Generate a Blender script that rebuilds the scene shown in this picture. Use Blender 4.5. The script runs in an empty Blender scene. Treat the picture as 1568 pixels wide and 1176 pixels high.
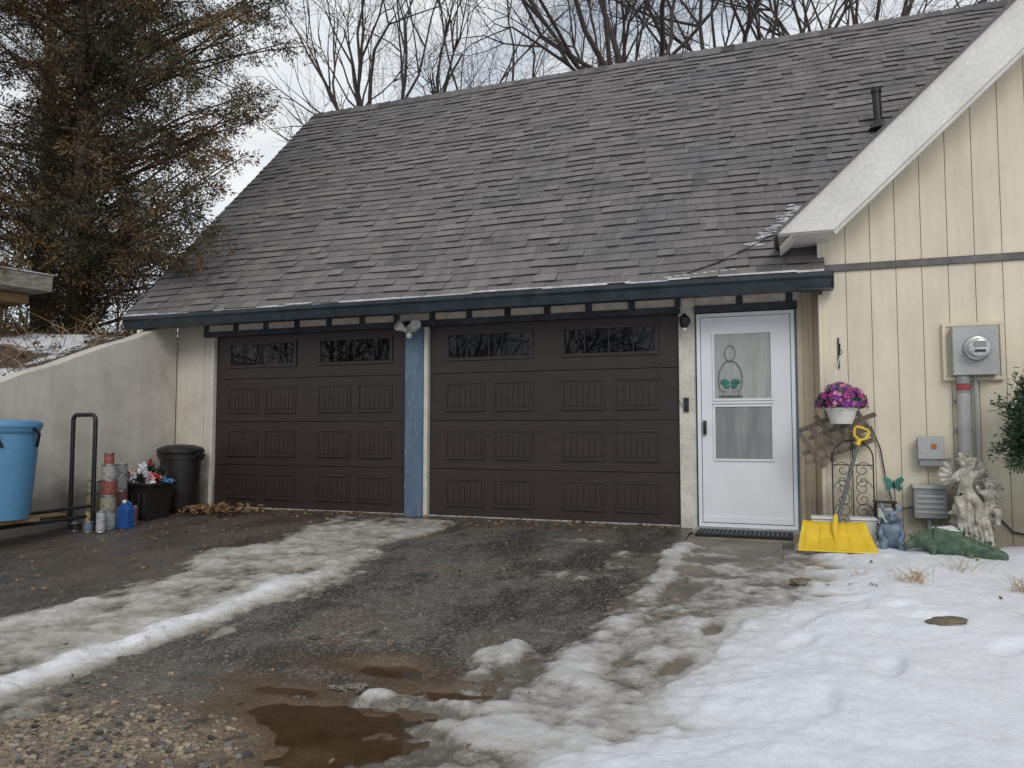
import bpy, bmesh, math, random
import numpy as np
from mathutils import Vector, Matrix, noise as mnoise
random.seed(7); rng=np.random.default_rng(11)
R=math.radians
scene=bpy.context.scene
col=scene.collection

# ---------------------------------------------------------------- materials
def newmat(name):
    m=bpy.data.materials.new(name); m.use_nodes=True
    nt=m.node_tree; b=nt.nodes['Principled BSDF']; return m,nt,b
def N(nt,t,**k):
    n=nt.nodes.new(t)
    for a,v in k.items():
        if a in ('op',): n.operation=v
        else: setattr(n,a,v)
    return n
def coords(nt,scale=(1,1,1)):
    tc=N(nt,'ShaderNodeTexCoord'); mp=N(nt,'ShaderNodeMapping'); mp.inputs['Scale'].default_value=scale
    nt.links.new(tc.outputs['Object'],mp.inputs['Vector']); return mp.outputs['Vector']
def noise(nt,vec,scale,detail=4,rough=.6):
    n=N(nt,'ShaderNodeTexNoise'); n.inputs['Scale'].default_value=scale; n.inputs['Detail'].default_value=min(detail,5) if scale<10 else min(detail,3)
    n.inputs['Roughness'].default_value=rough; nt.links.new(vec,n.inputs['Vector']); return n.outputs['Fac']
def ramp(nt,fac,stops):
    r=N(nt,'ShaderNodeValToRGB'); e=r.color_ramp.elements
    while len(e)<len(stops): e.new(.5)
    for i,(p,c) in enumerate(stops):
        e[i].position=p; e[i].color=(c[0],c[1],c[2],1) if hasattr(c,'__len__') else (c,c,c,1)
    nt.links.new(fac,r.inputs['Fac']); return r.outputs['Color']
def mix(nt,fac,a,b,mode='MIX'):
    n=N(nt,'ShaderNodeMix',data_type='RGBA',blend_type=mode)
    if isinstance(fac,(int,float)): n.inputs[0].default_value=fac
    else: nt.links.new(fac,n.inputs[0])
    for s,i in ((a,6),(b,7)):
        if isinstance(s,tuple): n.inputs[i].default_value=(s[0],s[1],s[2],1)
        else: nt.links.new(s,n.inputs[i])
    return n.outputs[2]
def bump(nt,b,h,strength=.3,dist=.01):
    n=N(nt,'ShaderNodeBump'); n.inputs['Strength'].default_value=strength; n.inputs['Distance'].default_value=dist
    nt.links.new(h,n.inputs['Height']); nt.links.new(n.outputs['Normal'],b.inputs['Normal'])
def mul(c,k): return tuple(min(1,v*k) for v in c)
def M(name,c,rough=.7,var=.2,scale=4,c2=None,th=(.35,.65),bs=60,bst=.15,metal=0,stretch=(1,1,1),spec=None,coat=0):
    m,nt,b=newmat(name); v=coords(nt,stretch)
    f=noise(nt,v,scale,5)
    colr=ramp(nt,f,[(th[0],mul(c,1-var)),(th[1],c2 if c2 else mul(c,1+var))])
    if bst:
        fine=noise(nt,v,bs,3)
        g=ramp(nt,fine,[(.3,(.88,.88,.88)),(.7,(1.08,1.08,1.08))])
        colr=mix(nt,1.0,colr,g,'MULTIPLY')
        if bst>=.1: bump(nt,b,fine,bst,.005)
    nt.links.new(colr,b.inputs['Base Color']); b.inputs['Roughness'].default_value=rough; b.inputs['Metallic'].default_value=metal
    if spec is not None: b.inputs['Specular IOR Level'].default_value=spec
    b.inputs['Coat Weight'].default_value=coat
    return m

def wallmat(name,c,dirt,amount=.5,specks=.5,lowz=.5,streak=.88):
    m,nt,b=newmat(name); v=coords(nt); vs=coords(nt,(1,1,.10))
    a=noise(nt,vs,7,5); d=noise(nt,v,1.7,5,.7); f=noise(nt,v,70,3)
    c0=ramp(nt,a,[(.3,mul(c,streak)),(.65,c)])
    dm=ramp(nt,d,[(.45,0.0),(.80,amount)])
    cc=mix(nt,dm,c0,dirt)
    sp=N(nt,'ShaderNodeTexNoise'); sp.inputs['Scale'].default_value=24; sp.inputs['Detail'].default_value=5; sp.inputs['Roughness'].default_value=.8; nt.links.new(v,sp.inputs['Vector']); spm=ramp(nt,sp.outputs['Fac'],[(.64,0.0),(.70,specks)])
    cc=mix(nt,spm,cc,mul(dirt,.8))
    tc=N(nt,'ShaderNodeTexCoord'); sx=N(nt,'ShaderNodeSeparateXYZ'); nt.links.new(tc.outputs['Object'],sx.inputs[0])
    mm=N(nt,'ShaderNodeMath',op='MULTIPLY_ADD'); nt.links.new(d,mm.inputs[0]); mm.inputs[1].default_value=-.5; nt.links.new(sx.outputs['Z'],mm.inputs[2])
    lm=ramp(nt,mm.outputs[0],[(0.0,lowz),(.22,0.0)])
    cc=mix(nt,lm,cc,mul(dirt,.6))
    nt.links.new(cc,b.inputs['Base Color']); b.inputs['Roughness'].default_value=.8
    bump(nt,b,f,.2,.005); return m

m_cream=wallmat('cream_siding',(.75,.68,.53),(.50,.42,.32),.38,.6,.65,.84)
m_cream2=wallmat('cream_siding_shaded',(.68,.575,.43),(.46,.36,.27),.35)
m_stucco=wallmat('weathered_stucco',(.64,.595,.52),(.36,.325,.27),.85,.7,.85)
m_gray_trim=M('gray_trim',(.15,.135,.135),.8,.25,6)
m_white=M('white_painted_metal',(.74,.77,.80),.35,.03,3,bst=0)
m_whitetrim=M('rake_white_wood',(.70,.68,.64),.7,.08,2.5,bs=30,bst=.05)
m_jamb=M('aged_white_jamb',(.60,.565,.50),.8,.14,5,bs=40)
m_navy=M('navy_paint',(.017,.028,.038),.4,.3,6,c2=(.028,.042,.054),bst=.05)
m_navy2=M('navy_trim_paint',(.028,.040,.052),.6,.35,8,c2=(.055,.068,.085))
m_panelcream=M('header_panel_paint',(.68,.59,.50),.8,.15,9)
m_black=M('black_metal',(.015,.015,.016),.45,.2,10,bst=.05)
m_blackpl=M('black_plastic',(.02,.017,.017),.45,.2,8,bst=.08)
m_groove=M('dark_groove',(.18,.14,.095),.9,.2)  # dark backing behind siding gaps, groove shadow put into its colour
m_dark=M('dark_interior',(.008,.008,.009),.9,.1,bst=0)
m_wpl=M('white_plastic',(.72,.72,.68),.4,.05,bst=0)

m_post,nt,b=newmat('peeling_blue_paint'); v=coords(nt,(1,1,.3)) 
pn=N(nt,'ShaderNodeTexNoise'); pn.inputs['Scale'].default_value=30; pn.inputs['Detail'].default_value=6; pn.inputs['Roughness'].default_value=.78; nt.links.new(v,pn.inputs['Vector']); f=pn.outputs['Fac']
base=ramp(nt,noise(nt,v,5,5),[(.35,(.075,.125,.19)),(.65,(.115,.175,.25))])
pm=ramp(nt,f,[(.585,0.0),(.63,.7)]); cc=mix(nt,pm,base,(.32,.335,.345)) 
v2=coords(nt); f2=noise(nt,v2,30,3); nt.links.new(mix(nt,ramp(nt,f2,[(.66,0.0),(.72,.5)]),cc,(.14,.115,.09)),b.inputs['Base Color']); b.inputs['Roughness'].default_value=.8; bump(nt,b,f,.5,.006)

m_door,nt,b=newmat('brown_door_paint'); v=coords(nt,(.25,1,3)); f=noise(nt,v,22,3,.7)
nt.links.new(ramp(nt,f,[(.3,(.026,.0170,.0155)),(.7,(.041,.028,.0255))]),b.inputs['Base Color']); b.inputs['Roughness'].default_value=.40; bump(nt,b,f,.12,.004)
m_glass,nt,b=newmat('dark_window_glass'); b.inputs['Base Color'].default_value=(.004,.004,.005,1); b.inputs['Roughness'].default_value=.015; b.inputs['IOR'].default_value=1.45
bump(nt,b,noise(nt,coords(nt),1.0,1),.05,.01)
def curtain(name,a,c_,sc):
    m,nt,b=newmat(name); v=coords(nt,(6,1,.5)) 
    nt.links.new(ramp(nt,noise(nt,v,sc,3),[(.3,a),(.7,c_)]),b.inputs['Base Color']); b.inputs['Roughness'].default_value=.5; b.inputs['Coat Weight'].default_value=1; b.inputs['Coat Roughness'].default_value=.02; return m
m_curtain=curtain('storm_door_glass',(.27,.30,.28),(.36,.39,.365),4); m_curtain2=curtain('storm_door_lower_glass',(.17,.185,.185),(.24,.26,.255),3)

m_sh,nt,b=newmat('asphalt_shingles'); at=N(nt,'ShaderNodeAttribute',attribute_name='tone')
v=coords(nt); big=noise(nt,v,.6,5); fine=noise(nt,v,150,2,.7); midn=noise(nt,v,9,5,.75); stk=noise(nt,coords(nt,(1,.14,.14)),5,5,.7)
c0=ramp(nt,at.outputs['Fac'],[(0.0,(.026,.025,.025)),(.15,(.105,.100,.099)),(.5,(.170,.159,.156)),(.8,(.215,.202,.197)),(1.0,(.29,.27,.26))])  # darkest stop colours the shingle edges as painted course shadows
c0=mix(nt,ramp(nt,big,[(.50,0.0),(.70,.6)]),c0,(.105,.107,.122))
c0=mix(nt,ramp(nt,midn,[(.45,0.0),(.8,.5)]),c0,(.24,.22,.205))
c0=mix(nt,ramp(nt,stk,[(.48,0.0),(.66,.5)]),c0,(.09,.086,.086))
c0=mix(nt,1.0,c0,ramp(nt,fine,[(.3,(.62,.62,.62)),(.7,(1.4,1.38,1.36))]),'MULTIPLY')
nt.links.new(c0,b.inputs['Base Color']); b.inputs['Roughness'].default_value=.85; bump(nt,b,fine,.4,.004)

m_asph,nt,b=newmat('wet_asphalt'); v=coords(nt)
n1=noise(nt,v,.8,5,.68); n2=noise(nt,v,6,5,.75); n3=noise(nt,v,110,3,.7)
c0=ramp(nt,n2,[(.3,(.050,.046,.042)),(.52,(.098,.090,.082)),(.72,(.175,.16,.145))])
c0=mix(nt,ramp(nt,n1,[(.46,0.0),(.66,.8)]),c0,(.115,.082,.056))
wetm=ramp(nt,noise(nt,coords(nt,(1,.45,1)),1.9,5,.7),[(.47,0.0),(.56,.78)])
c0=mix(nt,wetm,c0,(.036,.031,.027))
vo=N(nt,'ShaderNodeTexVoronoi'); vo.inputs['Scale'].default_value=85; nt.links.new(v,vo.inputs['Vector'])
spk=N(nt,'ShaderNodeSeparateColor'); nt.links.new(vo.outputs['Color'],spk.inputs[0])
c0=mix(nt,ramp(nt,spk.outputs[0],[(.74,0.0),(.92,.7)]),c0,(.28,.25,.21))
c0=mix(nt,1.0,c0,ramp(nt,n3,[(.3,(.5,.5,.5)),(.7,(1.45,1.45,1.45))]),'MULTIPLY')
ag=N(nt,'ShaderNodeAttribute',attribute_name='gravel')
gr=mix(nt,spk.outputs[1],(.10,.07,.045),(.40,.31,.21)) 
am=N(nt,'ShaderNodeMath',op='MULTIPLY'); nt.links.new(ag.outputs['Fac'],am.inputs[0]); nt.links.new(ramp(nt,n2,[(.35,0.0),(.55,1.0)]),am.inputs[1])
c0=mix(nt,am.outputs[0],c0,gr)
al_=N(nt,'ShaderNodeAttribute',attribute_name='soil'); sm_=N(nt,'ShaderNodeMath',op='MULTIPLY'); nt.links.new(al_.outputs['Fac'],sm_.inputs[0]); nt.links.new(ramp(nt,n2,[(.3,.25),(.6,1.0)]),sm_.inputs[1])
c0=mix(nt,sm_.outputs[0],c0,(.085,.062,.047))
aw=N(nt,'ShaderNodeAttribute',attribute_name='mud') 
mm_=N(nt,'ShaderNodeMath',op='MULTIPLY'); nt.links.new(aw.outputs['Fac'],mm_.inputs[0]); nt.links.new(ramp(nt,n2,[(.2,.4),(.6,1.0)]),mm_.inputs[1])
c0=mix(nt,mm_.outputs[0],c0,(.115,.072,.040))
nt.links.new(c0,b.inputs['Base Color'])
rg0=mix(nt,wetm,ramp(nt,n1,[(.38,(.32,)*3),(.6,(.7,)*3)]),(.22,.22,.22))
rg_=mix(nt,mm_.outputs[0],rg0,(.12,.12,.12)); nt.links.new(rg_,b.inputs['Roughness'])
hh=N(nt,'ShaderNodeMath',op='MULTIPLY_ADD'); nt.links.new(vo.outputs['Distance'],hh.inputs[0]); hh.inputs[1].default_value=-.6; nt.links.new(n3,hh.inputs[2])
bump(nt,b,hh.outputs[0],.6,.007)

m_conc,nt,b=newmat('wet_concrete'); v=coords(nt); n1=noise(nt,v,2.5,5,.7); n3=noise(nt,v,90,3,.7)
c0=ramp(nt,n1,[(.35,(.10,.085,.07)),(.65,(.25,.21,.16))]); c0=mix(nt,1.0,c0,ramp(nt,n3,[(.3,(.65,)*3),(.7,(1.25,)*3)]),'MULTIPLY')
nt.links.new(c0,b.inputs['Base Color']); b.inputs['Roughness'].default_value=.5; bump(nt,b,n3,.4,.006)

def snowmat(name,dirty):
    m,nt,b=newmat(name); v=coords(nt); at=N(nt,'ShaderNodeAttribute',attribute_name='sn')
    n1=noise(nt,v,7,5,.8); n2=noise(nt,v,45,3,.7)
    a=N(nt,'ShaderNodeMath',op='MULTIPLY_ADD'); nt.links.new(n1,a.inputs[0]); a.inputs[1].default_value=.8 if dirty else .5
    sb=N(nt,'ShaderNodeMath',op='SUBTRACT'); nt.links.new(at.outputs['Fac'],sb.inputs[0]); sb.inputs[1].default_value=.36 if dirty else .25
    nt.links.new(sb.outputs[0],a.inputs[2])
    if dirty: st=[(0.0,(.10,.085,.072)),(.12,(.27,.24,.205)),(.30,(.43,.40,.355)),(.55,(.57,.55,.515)),(.9,(.74,.75,.77))]
    else: st=[(0.0,(.14,.12,.10)),(.08,(.32,.295,.265)),(.22,(.49,.475,.455)),(.46,(.66,.67,.69)),(1.0,(.74,.76,.80))]
    c0=ramp(nt,a.outputs[0],st)
    c0=mix(nt,1.0,c0,ramp(nt,n2,[(.3,(.90,)*3),(.7,(1.04,)*3)]),'MULTIPLY')
    dn=N(nt,'ShaderNodeTexNoise'); dn.inputs['Scale'].default_value=17; dn.inputs['Detail'].default_value=6; dn.inputs['Roughness'].default_value=.8; nt.links.new(v,dn.inputs['Vector'])
    if dirty: c0=mix(nt,ramp(nt,dn.outputs['Fac'],[(.54,0.0),(.68,.65)]),c0,(.13,.105,.08))
    else: c0=mix(nt,ramp(nt,dn.outputs['Fac'],[(.66,0.0),(.72,.35)]),c0,(.35,.31,.26))
    nt.links.new(c0,b.inputs['Base Color'])
    nt.links.new(ramp(nt,a.outputs[0],[(0.0,(.18,)*3),(.5,(.7,)*3)]),b.inputs['Roughness'])
    bump(nt,b,n2,.4,.012); return m
m_snow=snowmat('snow',False); m_ice=snowmat('dirty_icy_snow',True)
# muddy water: murky body partly see-through, mirror by fresnel
m_puddle,nt,b=newmat('muddy_water'); v=coords(nt) 
nt.links.new(ramp(nt,noise(nt,v,2.6,5,.7),[(.32,(.09,.055,.03)),(.68,(.20,.13,.072))]),b.inputs['Base Color']); b.inputs['Roughness'].default_value=.6; b.inputs['Specular IOR Level'].default_value=0
tr_=N(nt,'ShaderNodeBsdfTransparent'); tr_.inputs['Color'].default_value=(.80,.66,.50,1)
gl_=N(nt,'ShaderNodeBsdfGlossy'); gl_.inputs['Roughness'].default_value=.02
bn=N(nt,'ShaderNodeBump'); bn.inputs['Strength'].default_value=.08; bn.inputs['Distance'].default_value=.01; nt.links.new(noise(nt,v,6,2),bn.inputs['Height']); nt.links.new(bn.outputs[0],gl_.inputs['Normal'])
fz_=N(nt,'ShaderNodeFresnel'); fz_.inputs['IOR'].default_value=1.36
m1=N(nt,'ShaderNodeMixShader'); m1.inputs[0].default_value=.42; nt.links.new(tr_.outputs[0],m1.inputs[1]); nt.links.new(b.outputs[0],m1.inputs[2])
m2=N(nt,'ShaderNodeMixShader'); nt.links.new(fz_.outputs[0],m2.inputs[0]); nt.links.new(m1.outputs[0],m2.inputs[1]); nt.links.new(gl_.outputs[0],m2.inputs[2]); nt.links.new(m2.outputs[0],nt.nodes['Material Output'].inputs['Surface'])
m_ground,nt,b=newmat('leaf_litter_earth'); v=coords(nt); n1=noise(nt,v,3,5,.75); n2=noise(nt,v,.45,5)
c0=ramp(nt,n1,[(.3,(.045,.032,.02)),(.7,(.15,.105,.07))]); sm=ramp(nt,n2,[(.49,0.0),(.52,1.0)]); nt.links.new(mix(nt,sm,c0,(.70,.72,.75)),b.inputs['Base Color']); b.inputs['Roughness'].default_value=.9; bump(nt,b,n1,.6,.05)

# ---------------------------------------------------------------- builder
def obj(name,me,parent=None,center=False):
    o=bpy.data.objects.new(name,me); col.objects.link(o)
    if center and len(me.vertices):
        co=np.zeros(len(me.vertices)*3); me.vertices.foreach_get('co',co); co=co.reshape(-1,3)
        c=Vector(((co[:,0].min()+co[:,0].max())/2,(co[:,1].min()+co[:,1].max())/2,co[:,2].min()))
        me.transform(Matrix.Translation(-c)); o.location=c
    if parent: o.parent=parent
    return o
def empty(name):
    o=bpy.data.objects.new(name,None); col.objects.link(o); return o
class B:
    def __init__(s,name): s.name=name; s.bm=bmesh.new(); s.mats=[]
    def mi(s,m):
        if m not in s.mats: s.mats.append(m)
        return s.mats.index(m)
    def faces(s,vs,fs,m):
        k=s.mi(m); bv=[s.bm.verts.new(v) for v in vs]
        for f in fs:
            try: fc=s.bm.faces.new([bv[i] for i in f]); fc.material_index=k
            except ValueError: pass
        return bv
    def box(s,x0,x1,y0,y1,z0,z1,m,X=None):
        vs=[Vector(p) for p in ((x0,y0,z0),(x1,y0,z0),(x1,y1,z0),(x0,y1,z0),(x0,y0,z1),(x1,y0,z1),(x1,y1,z1),(x0,y1,z1))]
        if X: vs=[X@v for v in vs]
        return s.faces(vs,[(0,3,2,1),(4,5,6,7),(0,1,5,4),(1,2,6,5),(2,3,7,6),(3,0,4,7)],m)
    def prism(s,p,y0,y1,m):
        n=len(p); vs=[(x,y0,z) for x,z in p]+[(x,y1,z) for x,z in p]
        s.faces(vs,[tuple(range(n)),tuple(range(2*n-1,n-1,-1))]+[(i,i+n,(i+1)%n+n,(i+1)%n) for i in range(n)],m)
    def prismx(s,p,x0,x1,m):
        n=len(p); vs=[(x0,y,z) for y,z in p]+[(x1,y,z) for y,z in p]
        s.faces(vs,[tuple(range(n)),tuple(range(2*n-1,n-1,-1))]+[(i,i+n,(i+1)%n+n,(i+1)%n) for i in range(n)],m)
    def tube(s,pts,r,m,n=8):
        pts=[Vector(p) for p in pts]; rr=r if hasattr(r,'__len__') else [r]*len(pts)
        vs=[];prev=None
        for i,p in enumerate(pts):
            d=(pts[min(i+1,len(pts)-1)]-pts[max(i-1,0)]).normalized()
            if prev is None: a=d.orthogonal().normalized()
            else:
                a=prev-d*prev.dot(d); a=a.normalized() if a.length>1e-5 else d.orthogonal().normalized()
            prev=a; bb=d.cross(a)
            for k in range(n):
                t=2*math.pi*k/n; vs.append(p+(a*math.cos(t)+bb*math.sin(t))*rr[i])
        fs=[]
        for i in range(len(pts)-1):
            for k in range(n): fs.append((i*n+k,i*n+(k+1)%n,(i+1)*n+(k+1)%n,(i+1)*n+k))
        fs.append(tuple(range(n-1,-1,-1))); L=(len(pts)-1)*n; fs.append(tuple(range(L,L+n)))
        s.faces(vs,fs,m)
    def lathe(s,c,prof,m,n=28,sx=1,sy=1,X=None):
        c=Vector(c); vs=[]
        for r,z in prof:
            for k in range(n):
                t=2*math.pi*k/n; p=Vector((r*sx*math.cos(t),r*sy*math.sin(t),z))
                vs.append(c+(X@p if X else p))
        fs=[]
        for i in range(len(prof)-1):
            for k in range(n): fs.append((i*n+k,i*n+(k+1)%n,(i+1)*n+(k+1)%n,(i+1)*n+k))
        fs.append(tuple(range(n-1,-1,-1))); L=(len(prof)-1)*n; fs.append(tuple(range(L,L+n)))
        s.faces(vs,fs,m)
    def blob(s,c,r,m,sub=2,amp=.0,fr=6,X=None):
        t=bmesh.new(); bmesh.ops.create_icosphere(t,subdivisions=sub,radius=1)
        c=Vector(c); r=r if hasattr(r,'__len__') else (r,r,r); vs=[]
        for v in t.verts:
            k=1+amp*mnoise.noise(v.co*fr*.3+c*7)
            p=Vector((v.co.x*r[0],v.co.y*r[1],v.co.z*r[2]))*k
            vs.append(c+(X@p if X else p))
        fs=[tuple(q.index for q in f.verts) for f in t.faces]; t.free(); s.faces(vs,fs,m)
    def done(s,parent=None,smooth=True,bev=0,center=None,ang=35):
        me=bpy.data.meshes.new(s.name); bmesh.ops.recalc_face_normals(s.bm,faces=s.bm.faces); s.bm.to_mesh(me); s.bm.free()
        for m in s.mats: me.materials.append(m)
        if smooth:
            me.shade_smooth(); me.set_sharp_from_angle(angle=R(ang))
        o=obj(s.name,me,parent,center=(parent is None) if center is None else center)
        if bev:
            md=o.modifiers.new('bevel','BEVEL'); md.width=bev; md.segments=2; md.limit_method='ANGLE'; md.angle_limit=R(40)
        return o

# ---------------------------------------------------------------- numpy noise
TAB=rng.random((256,256))
def vn(x,y,o=0):
    xi=np.floor(x).astype(int); yi=np.floor(y).astype(int); fx=x-xi; fy=y-yi
    fx=fx*fx*(3-2*fx); fy=fy*fy*(3-2*fy); xi+=o*37; yi+=o*91
    g=lambda a,b_:TAB[a%256,b_%256]
    return (g(xi,yi)*(1-fx)+g(xi+1,yi)*fx)*(1-fy)+(g(xi,yi+1)*(1-fx)+g(xi+1,yi+1)*fx)*fy
def fbm(x,y,f,oct=4,o=0):
    s=0;a=.5;t=0
    for i in range(oct):
        c_,s_=math.cos(.6*i+.3),math.sin(.6*i+.3)
        s=s+a*vn((x*c_-y*s_)*f,(x*s_+y*c_)*f,o+i); t+=a; a*=.58; f*=2.03
    return s/t
SL=.055
def gz(y): return SL*np.clip(y,-4.5,0)+.012*np.minimum(y+4.5,0)*(y>-30)
def hill(x,y):
    base=SL*np.clip(y,-4.5,0)+.012*np.clip(y+4.5,-20,0)
    hl=np.where(y<0,np.maximum(2.17+.385*y,base),2.17+.04*np.minimum(y,40))
    hl=hl+.085*np.clip(-x-.7,0,16)*np.clip((y+7)/5,0,1)+(fbm(x,y,.8,3,5)-.5)*.25*np.clip(-x-.9,0,1)
    left=np.clip((-x-.66)/.08,0,1)
    z=base*(1-left)+hl*left
    back=np.clip((y-9)/8,0,1)*1.5
    return np.where(left>0,z,z+back)
def gz(y): return SL*np.clip(y,-4.5,0)+.012*np.clip(y+4.5,-20,0)
def grid(name,xs,ys,zf,mat,attrs={},cull=None,smooth=True):
    X,Y=np.meshgrid(xs,ys); Z=zf(X,Y); nx,ny=len(xs),len(ys)
    co=np.stack([X,Y,Z],-1).reshape(-1,3)
    I=np.arange(nx*ny).reshape(ny,nx); q=np.stack([I[:-1,:-1],I[:-1,1:],I[1:,1:],I[1:,:-1]],-1).reshape(-1,4)
    if cull is not None:
        k=cull(X,Y,Z); kk=(k[:-1,:-1]|k[:-1,1:]|k[1:,1:]|k[1:,:-1]).reshape(-1); q=q[kk]
        used=np.unique(q); mp=np.zeros(nx*ny,int); mp[used]=np.arange(len(used)); co=co[used]; q=mp[q]
    else: used=np.arange(nx*ny)
    me=bpy.data.meshes.new(name); me.from_pydata(co.tolist(),[],q.tolist())
    for an,f in attrs.items():
        a=me.attributes.new(an,'FLOAT','POINT'); a.data.foreach_set('value',f(X,Y).reshape(-1)[used].astype(np.float32))
    me.materials.append(mat)
    if smooth: me.shade_smooth()
    return obj(name,me)
def far(a,b,n): return np.geomspace(a,b,n)
xs=np.concatenate([-far(.8,300,40)[::-1],[-.74,-.70,-.66],np.arange(-.5,12,.5),far(12,300,20)])
ys=np.concatenate([-far(9,300,20)[::-1],np.arange(-8.5,9,.4),far(9.2,300,25)])
grid('ground',xs,ys,lambda x,y:hill(x,y)-.06*((x>-.66)),m_ground)

PL=-.266
def pudmask(x,y):
    def e(cx,cy,rx,ry): return 1-np.sqrt(((x-cx)/rx)**2+((y-cy)/ry)**2)
    m=np.maximum.reduce([e(4.95,-4.98,.55,.20),e(5.55,-4.60,.5,.22),e(5.30,-5.35,.42,.42),e(4.7,-4.75,.40,.12),e(5.8,-4.35,.34,.2),e(4.95,-4.35,.45,.12),e(5.6,-5.0,.35,.25)])
    return m+(fbm(x,y,3.5,5,9)-.5)*1.7-.02
def drive_z(x,y):
    z=gz(y)+(fbm(x,y,.9,3,2)-.5)*.022+(fbm(x,y,7,4,3)-.5)*.014
    inb=np.clip(((y+6.3)/.3),0,1)*np.clip((-3.7-y)/.4,0,1)*np.clip((x-3.7)/.3,0,1)
    z=z*(1-inb)+np.maximum(z,PL+.004)*inb
    m=np.clip(pudmask(x,y)*1.2+.2,0,1)*inb
    return z*(1-m)+(PL+.010-.030*m+(fbm(x,y,9,4,13)-.5)*.030)*m
def gauss(x,y,cx,cy,rx,ry): return np.exp(-(((x-cx)/rx)**2+((y-cy)/ry)**2))
grid('driveway',np.arange(-.6,5.961,.025),np.arange(-9,.12,.025),drive_z,m_asph,
   {'gravel':lambda x,y:np.clip((gauss(x,y,4.35,-5.5,.8,.38)*1.6+gauss(x,y,3.9,-6.4,1.2,.7))*(.3+1.4*fbm(x,y,3,3,60)),0,1),
    'soil':lambda x,y:np.clip((2.6-x)/.8,0,1)*.75+np.clip((y+.7)/.6,0,1)*.5,
    'mud':lambda x,y:np.clip(pudmask(x,y)*.8+.75,0,.9)})
grid('puddle',np.arange(3.9,5.96,.05),np.arange(-6.1,-3.9,.05),lambda x,y:x*0+PL,m_puddle,cull=lambda X,Y,Z:pudmask(X,Y)>-.5)
def gh(x,y): return float(gz(np.array(float(y))))

w=B('walkway'); yy=-.42
for i,L in enumerate([.95,1.0,1.05,1.0,1.0,1.1,1.1]):
    y1=yy; y0=yy-L; yy=y0-.012; a_,b_=gh(0,y0),gh(0,y1)
    vs=[(5.968,y0,a_-.1),(6.80,y0,a_-.1),(6.80,y1,b_-.1),(5.968,y1,b_-.1)]+[(5.968,y0,a_+.010),(6.80,y0,a_+.010),(6.80,y1,b_+.010),(5.968,y1,b_+.010)]
    w.faces(vs,[(0,3,2,1),(4,5,6,7),(0,1,5,4),(1,2,6,5),(2,3,7,6),(3,0,4,7)],m_conc)
w.done(bev=.006,center=False)

FP=[(7.25,-2.6,20),(7.48,-2.78,35),(7.12,-2.42,0),(7.9,-3.4,50),(6.75,-2.2,10),(6.95,-3.15,70),(7.6,-3.0,20),(6.9,-3.6,60),(7.3,-3.9,75),(7.0,-4.4,85),(8.3,-2.9,10),(6.45,-3.3,85),(6.35,-3.9,80)]
def XE(y): return np.interp(y,[-9,-5.8,-5.2,-4.6,-3.8,-3.0,-2.2,-.3],[4.7,5.5,6.0,6.4,6.6,6.8,6.98,7.0])
def T(x,y):
    xe=XE(y)+(fbm(x*0,y,1.3,3,77)-.5)*.5
    d=x-xe
    t=np.where(d>0,np.minimum(.022+.10*d,.075),np.maximum(.012+d*.03,-.016))
    n_a=fbm(x,y,1.5,3,20)-.5; n_b=fbm(x,y,5,5,25)-.5
    t=t+n_a*np.where(d>0,.05,.045)+n_b*np.clip(.065-.03*np.clip(d,0,3),.010,.07)
    t=t+(fbm(x,y,16,3,29)-.5)*np.where(d>.4,.009,.022)
    t=np.where(d>.7,np.maximum(t,.03),t)
    t=t+.010*np.clip((x-5.9)/.1,0,1)*np.clip((-1.9-y)/.6,0,1)
    t=t-np.clip((5.88-x)/.2,0,1)*.033*np.clip((y+4.0)/.5,0,1)
    t=t-np.clip((5.7-x)/.3,0,1)*.045*np.clip((-y-4.0)/.5,0,1)*np.clip((y+5.6)/.3,0,1)
    nz=.3+1.4*fbm(x,y,7,4,33)
    t=t+(gauss(x,y,5.0,-.95,.36,.09)*.05+gauss(x,y,5.55,-1.7,.22,.5)*.055+gauss(x,y,5.3,-2.25,.28,.14)*.05+gauss(x,y,5.97,-1.7,.10,1.3)*.05+gauss(x,y,5.75,-3.0,.2,.4)*.03)*nz
    t=t+(gauss(x,y,5.42,-4.12,.13,.34)*.065+gauss(x,y,5.20,-4.72,.42,.10)*.075+gauss(x,y,5.75,-4.95,.4,.12)*.065+gauss(x,y,5.85,-4.0,.12,.5)*.04)*nz
    t=np.where(d<.0,np.minimum(t,.026+.04*n_b),t)
    t=t-gauss(x,y,8.0,-.55,.35,.25)*.13-np.clip((y+.62)/.15,0,1)*.10
    t=t-np.clip((y+.95)/.3,0,1)*.05*(x<6.9)
    for cx,cy,a in FP:
        c_,s_=math.cos(R(a)),math.sin(R(a)); u=(x-cx)*c_+(y-cy)*s_; w_=-(x-cx)*s_+(y-cy)*c_
        g=(u/.14)**2+(w_/.055)**2; t=t-np.exp(-g**2*.8)*.035
    return t
def snow_z(x,y): return gz(y)+T(x,y)+.01
def snatt(x,y): return np.clip(T(x,y)/.060,0,1)*(.50+.5*np.clip((x-XE(y)+.15)/.5,0,1))
xs2=np.concatenate([np.arange(4.4,9.8,.018),far(9.85,60,30)]); ys2=np.concatenate([-far(7.6,60,25)[::-1],np.arange(-7.5,-.34,.018)])
grid('snow',xs2,ys2,snow_z,m_snow,{'sn':snatt},cull=lambda X,Y,Z:T(X,Y)>-.03)
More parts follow.
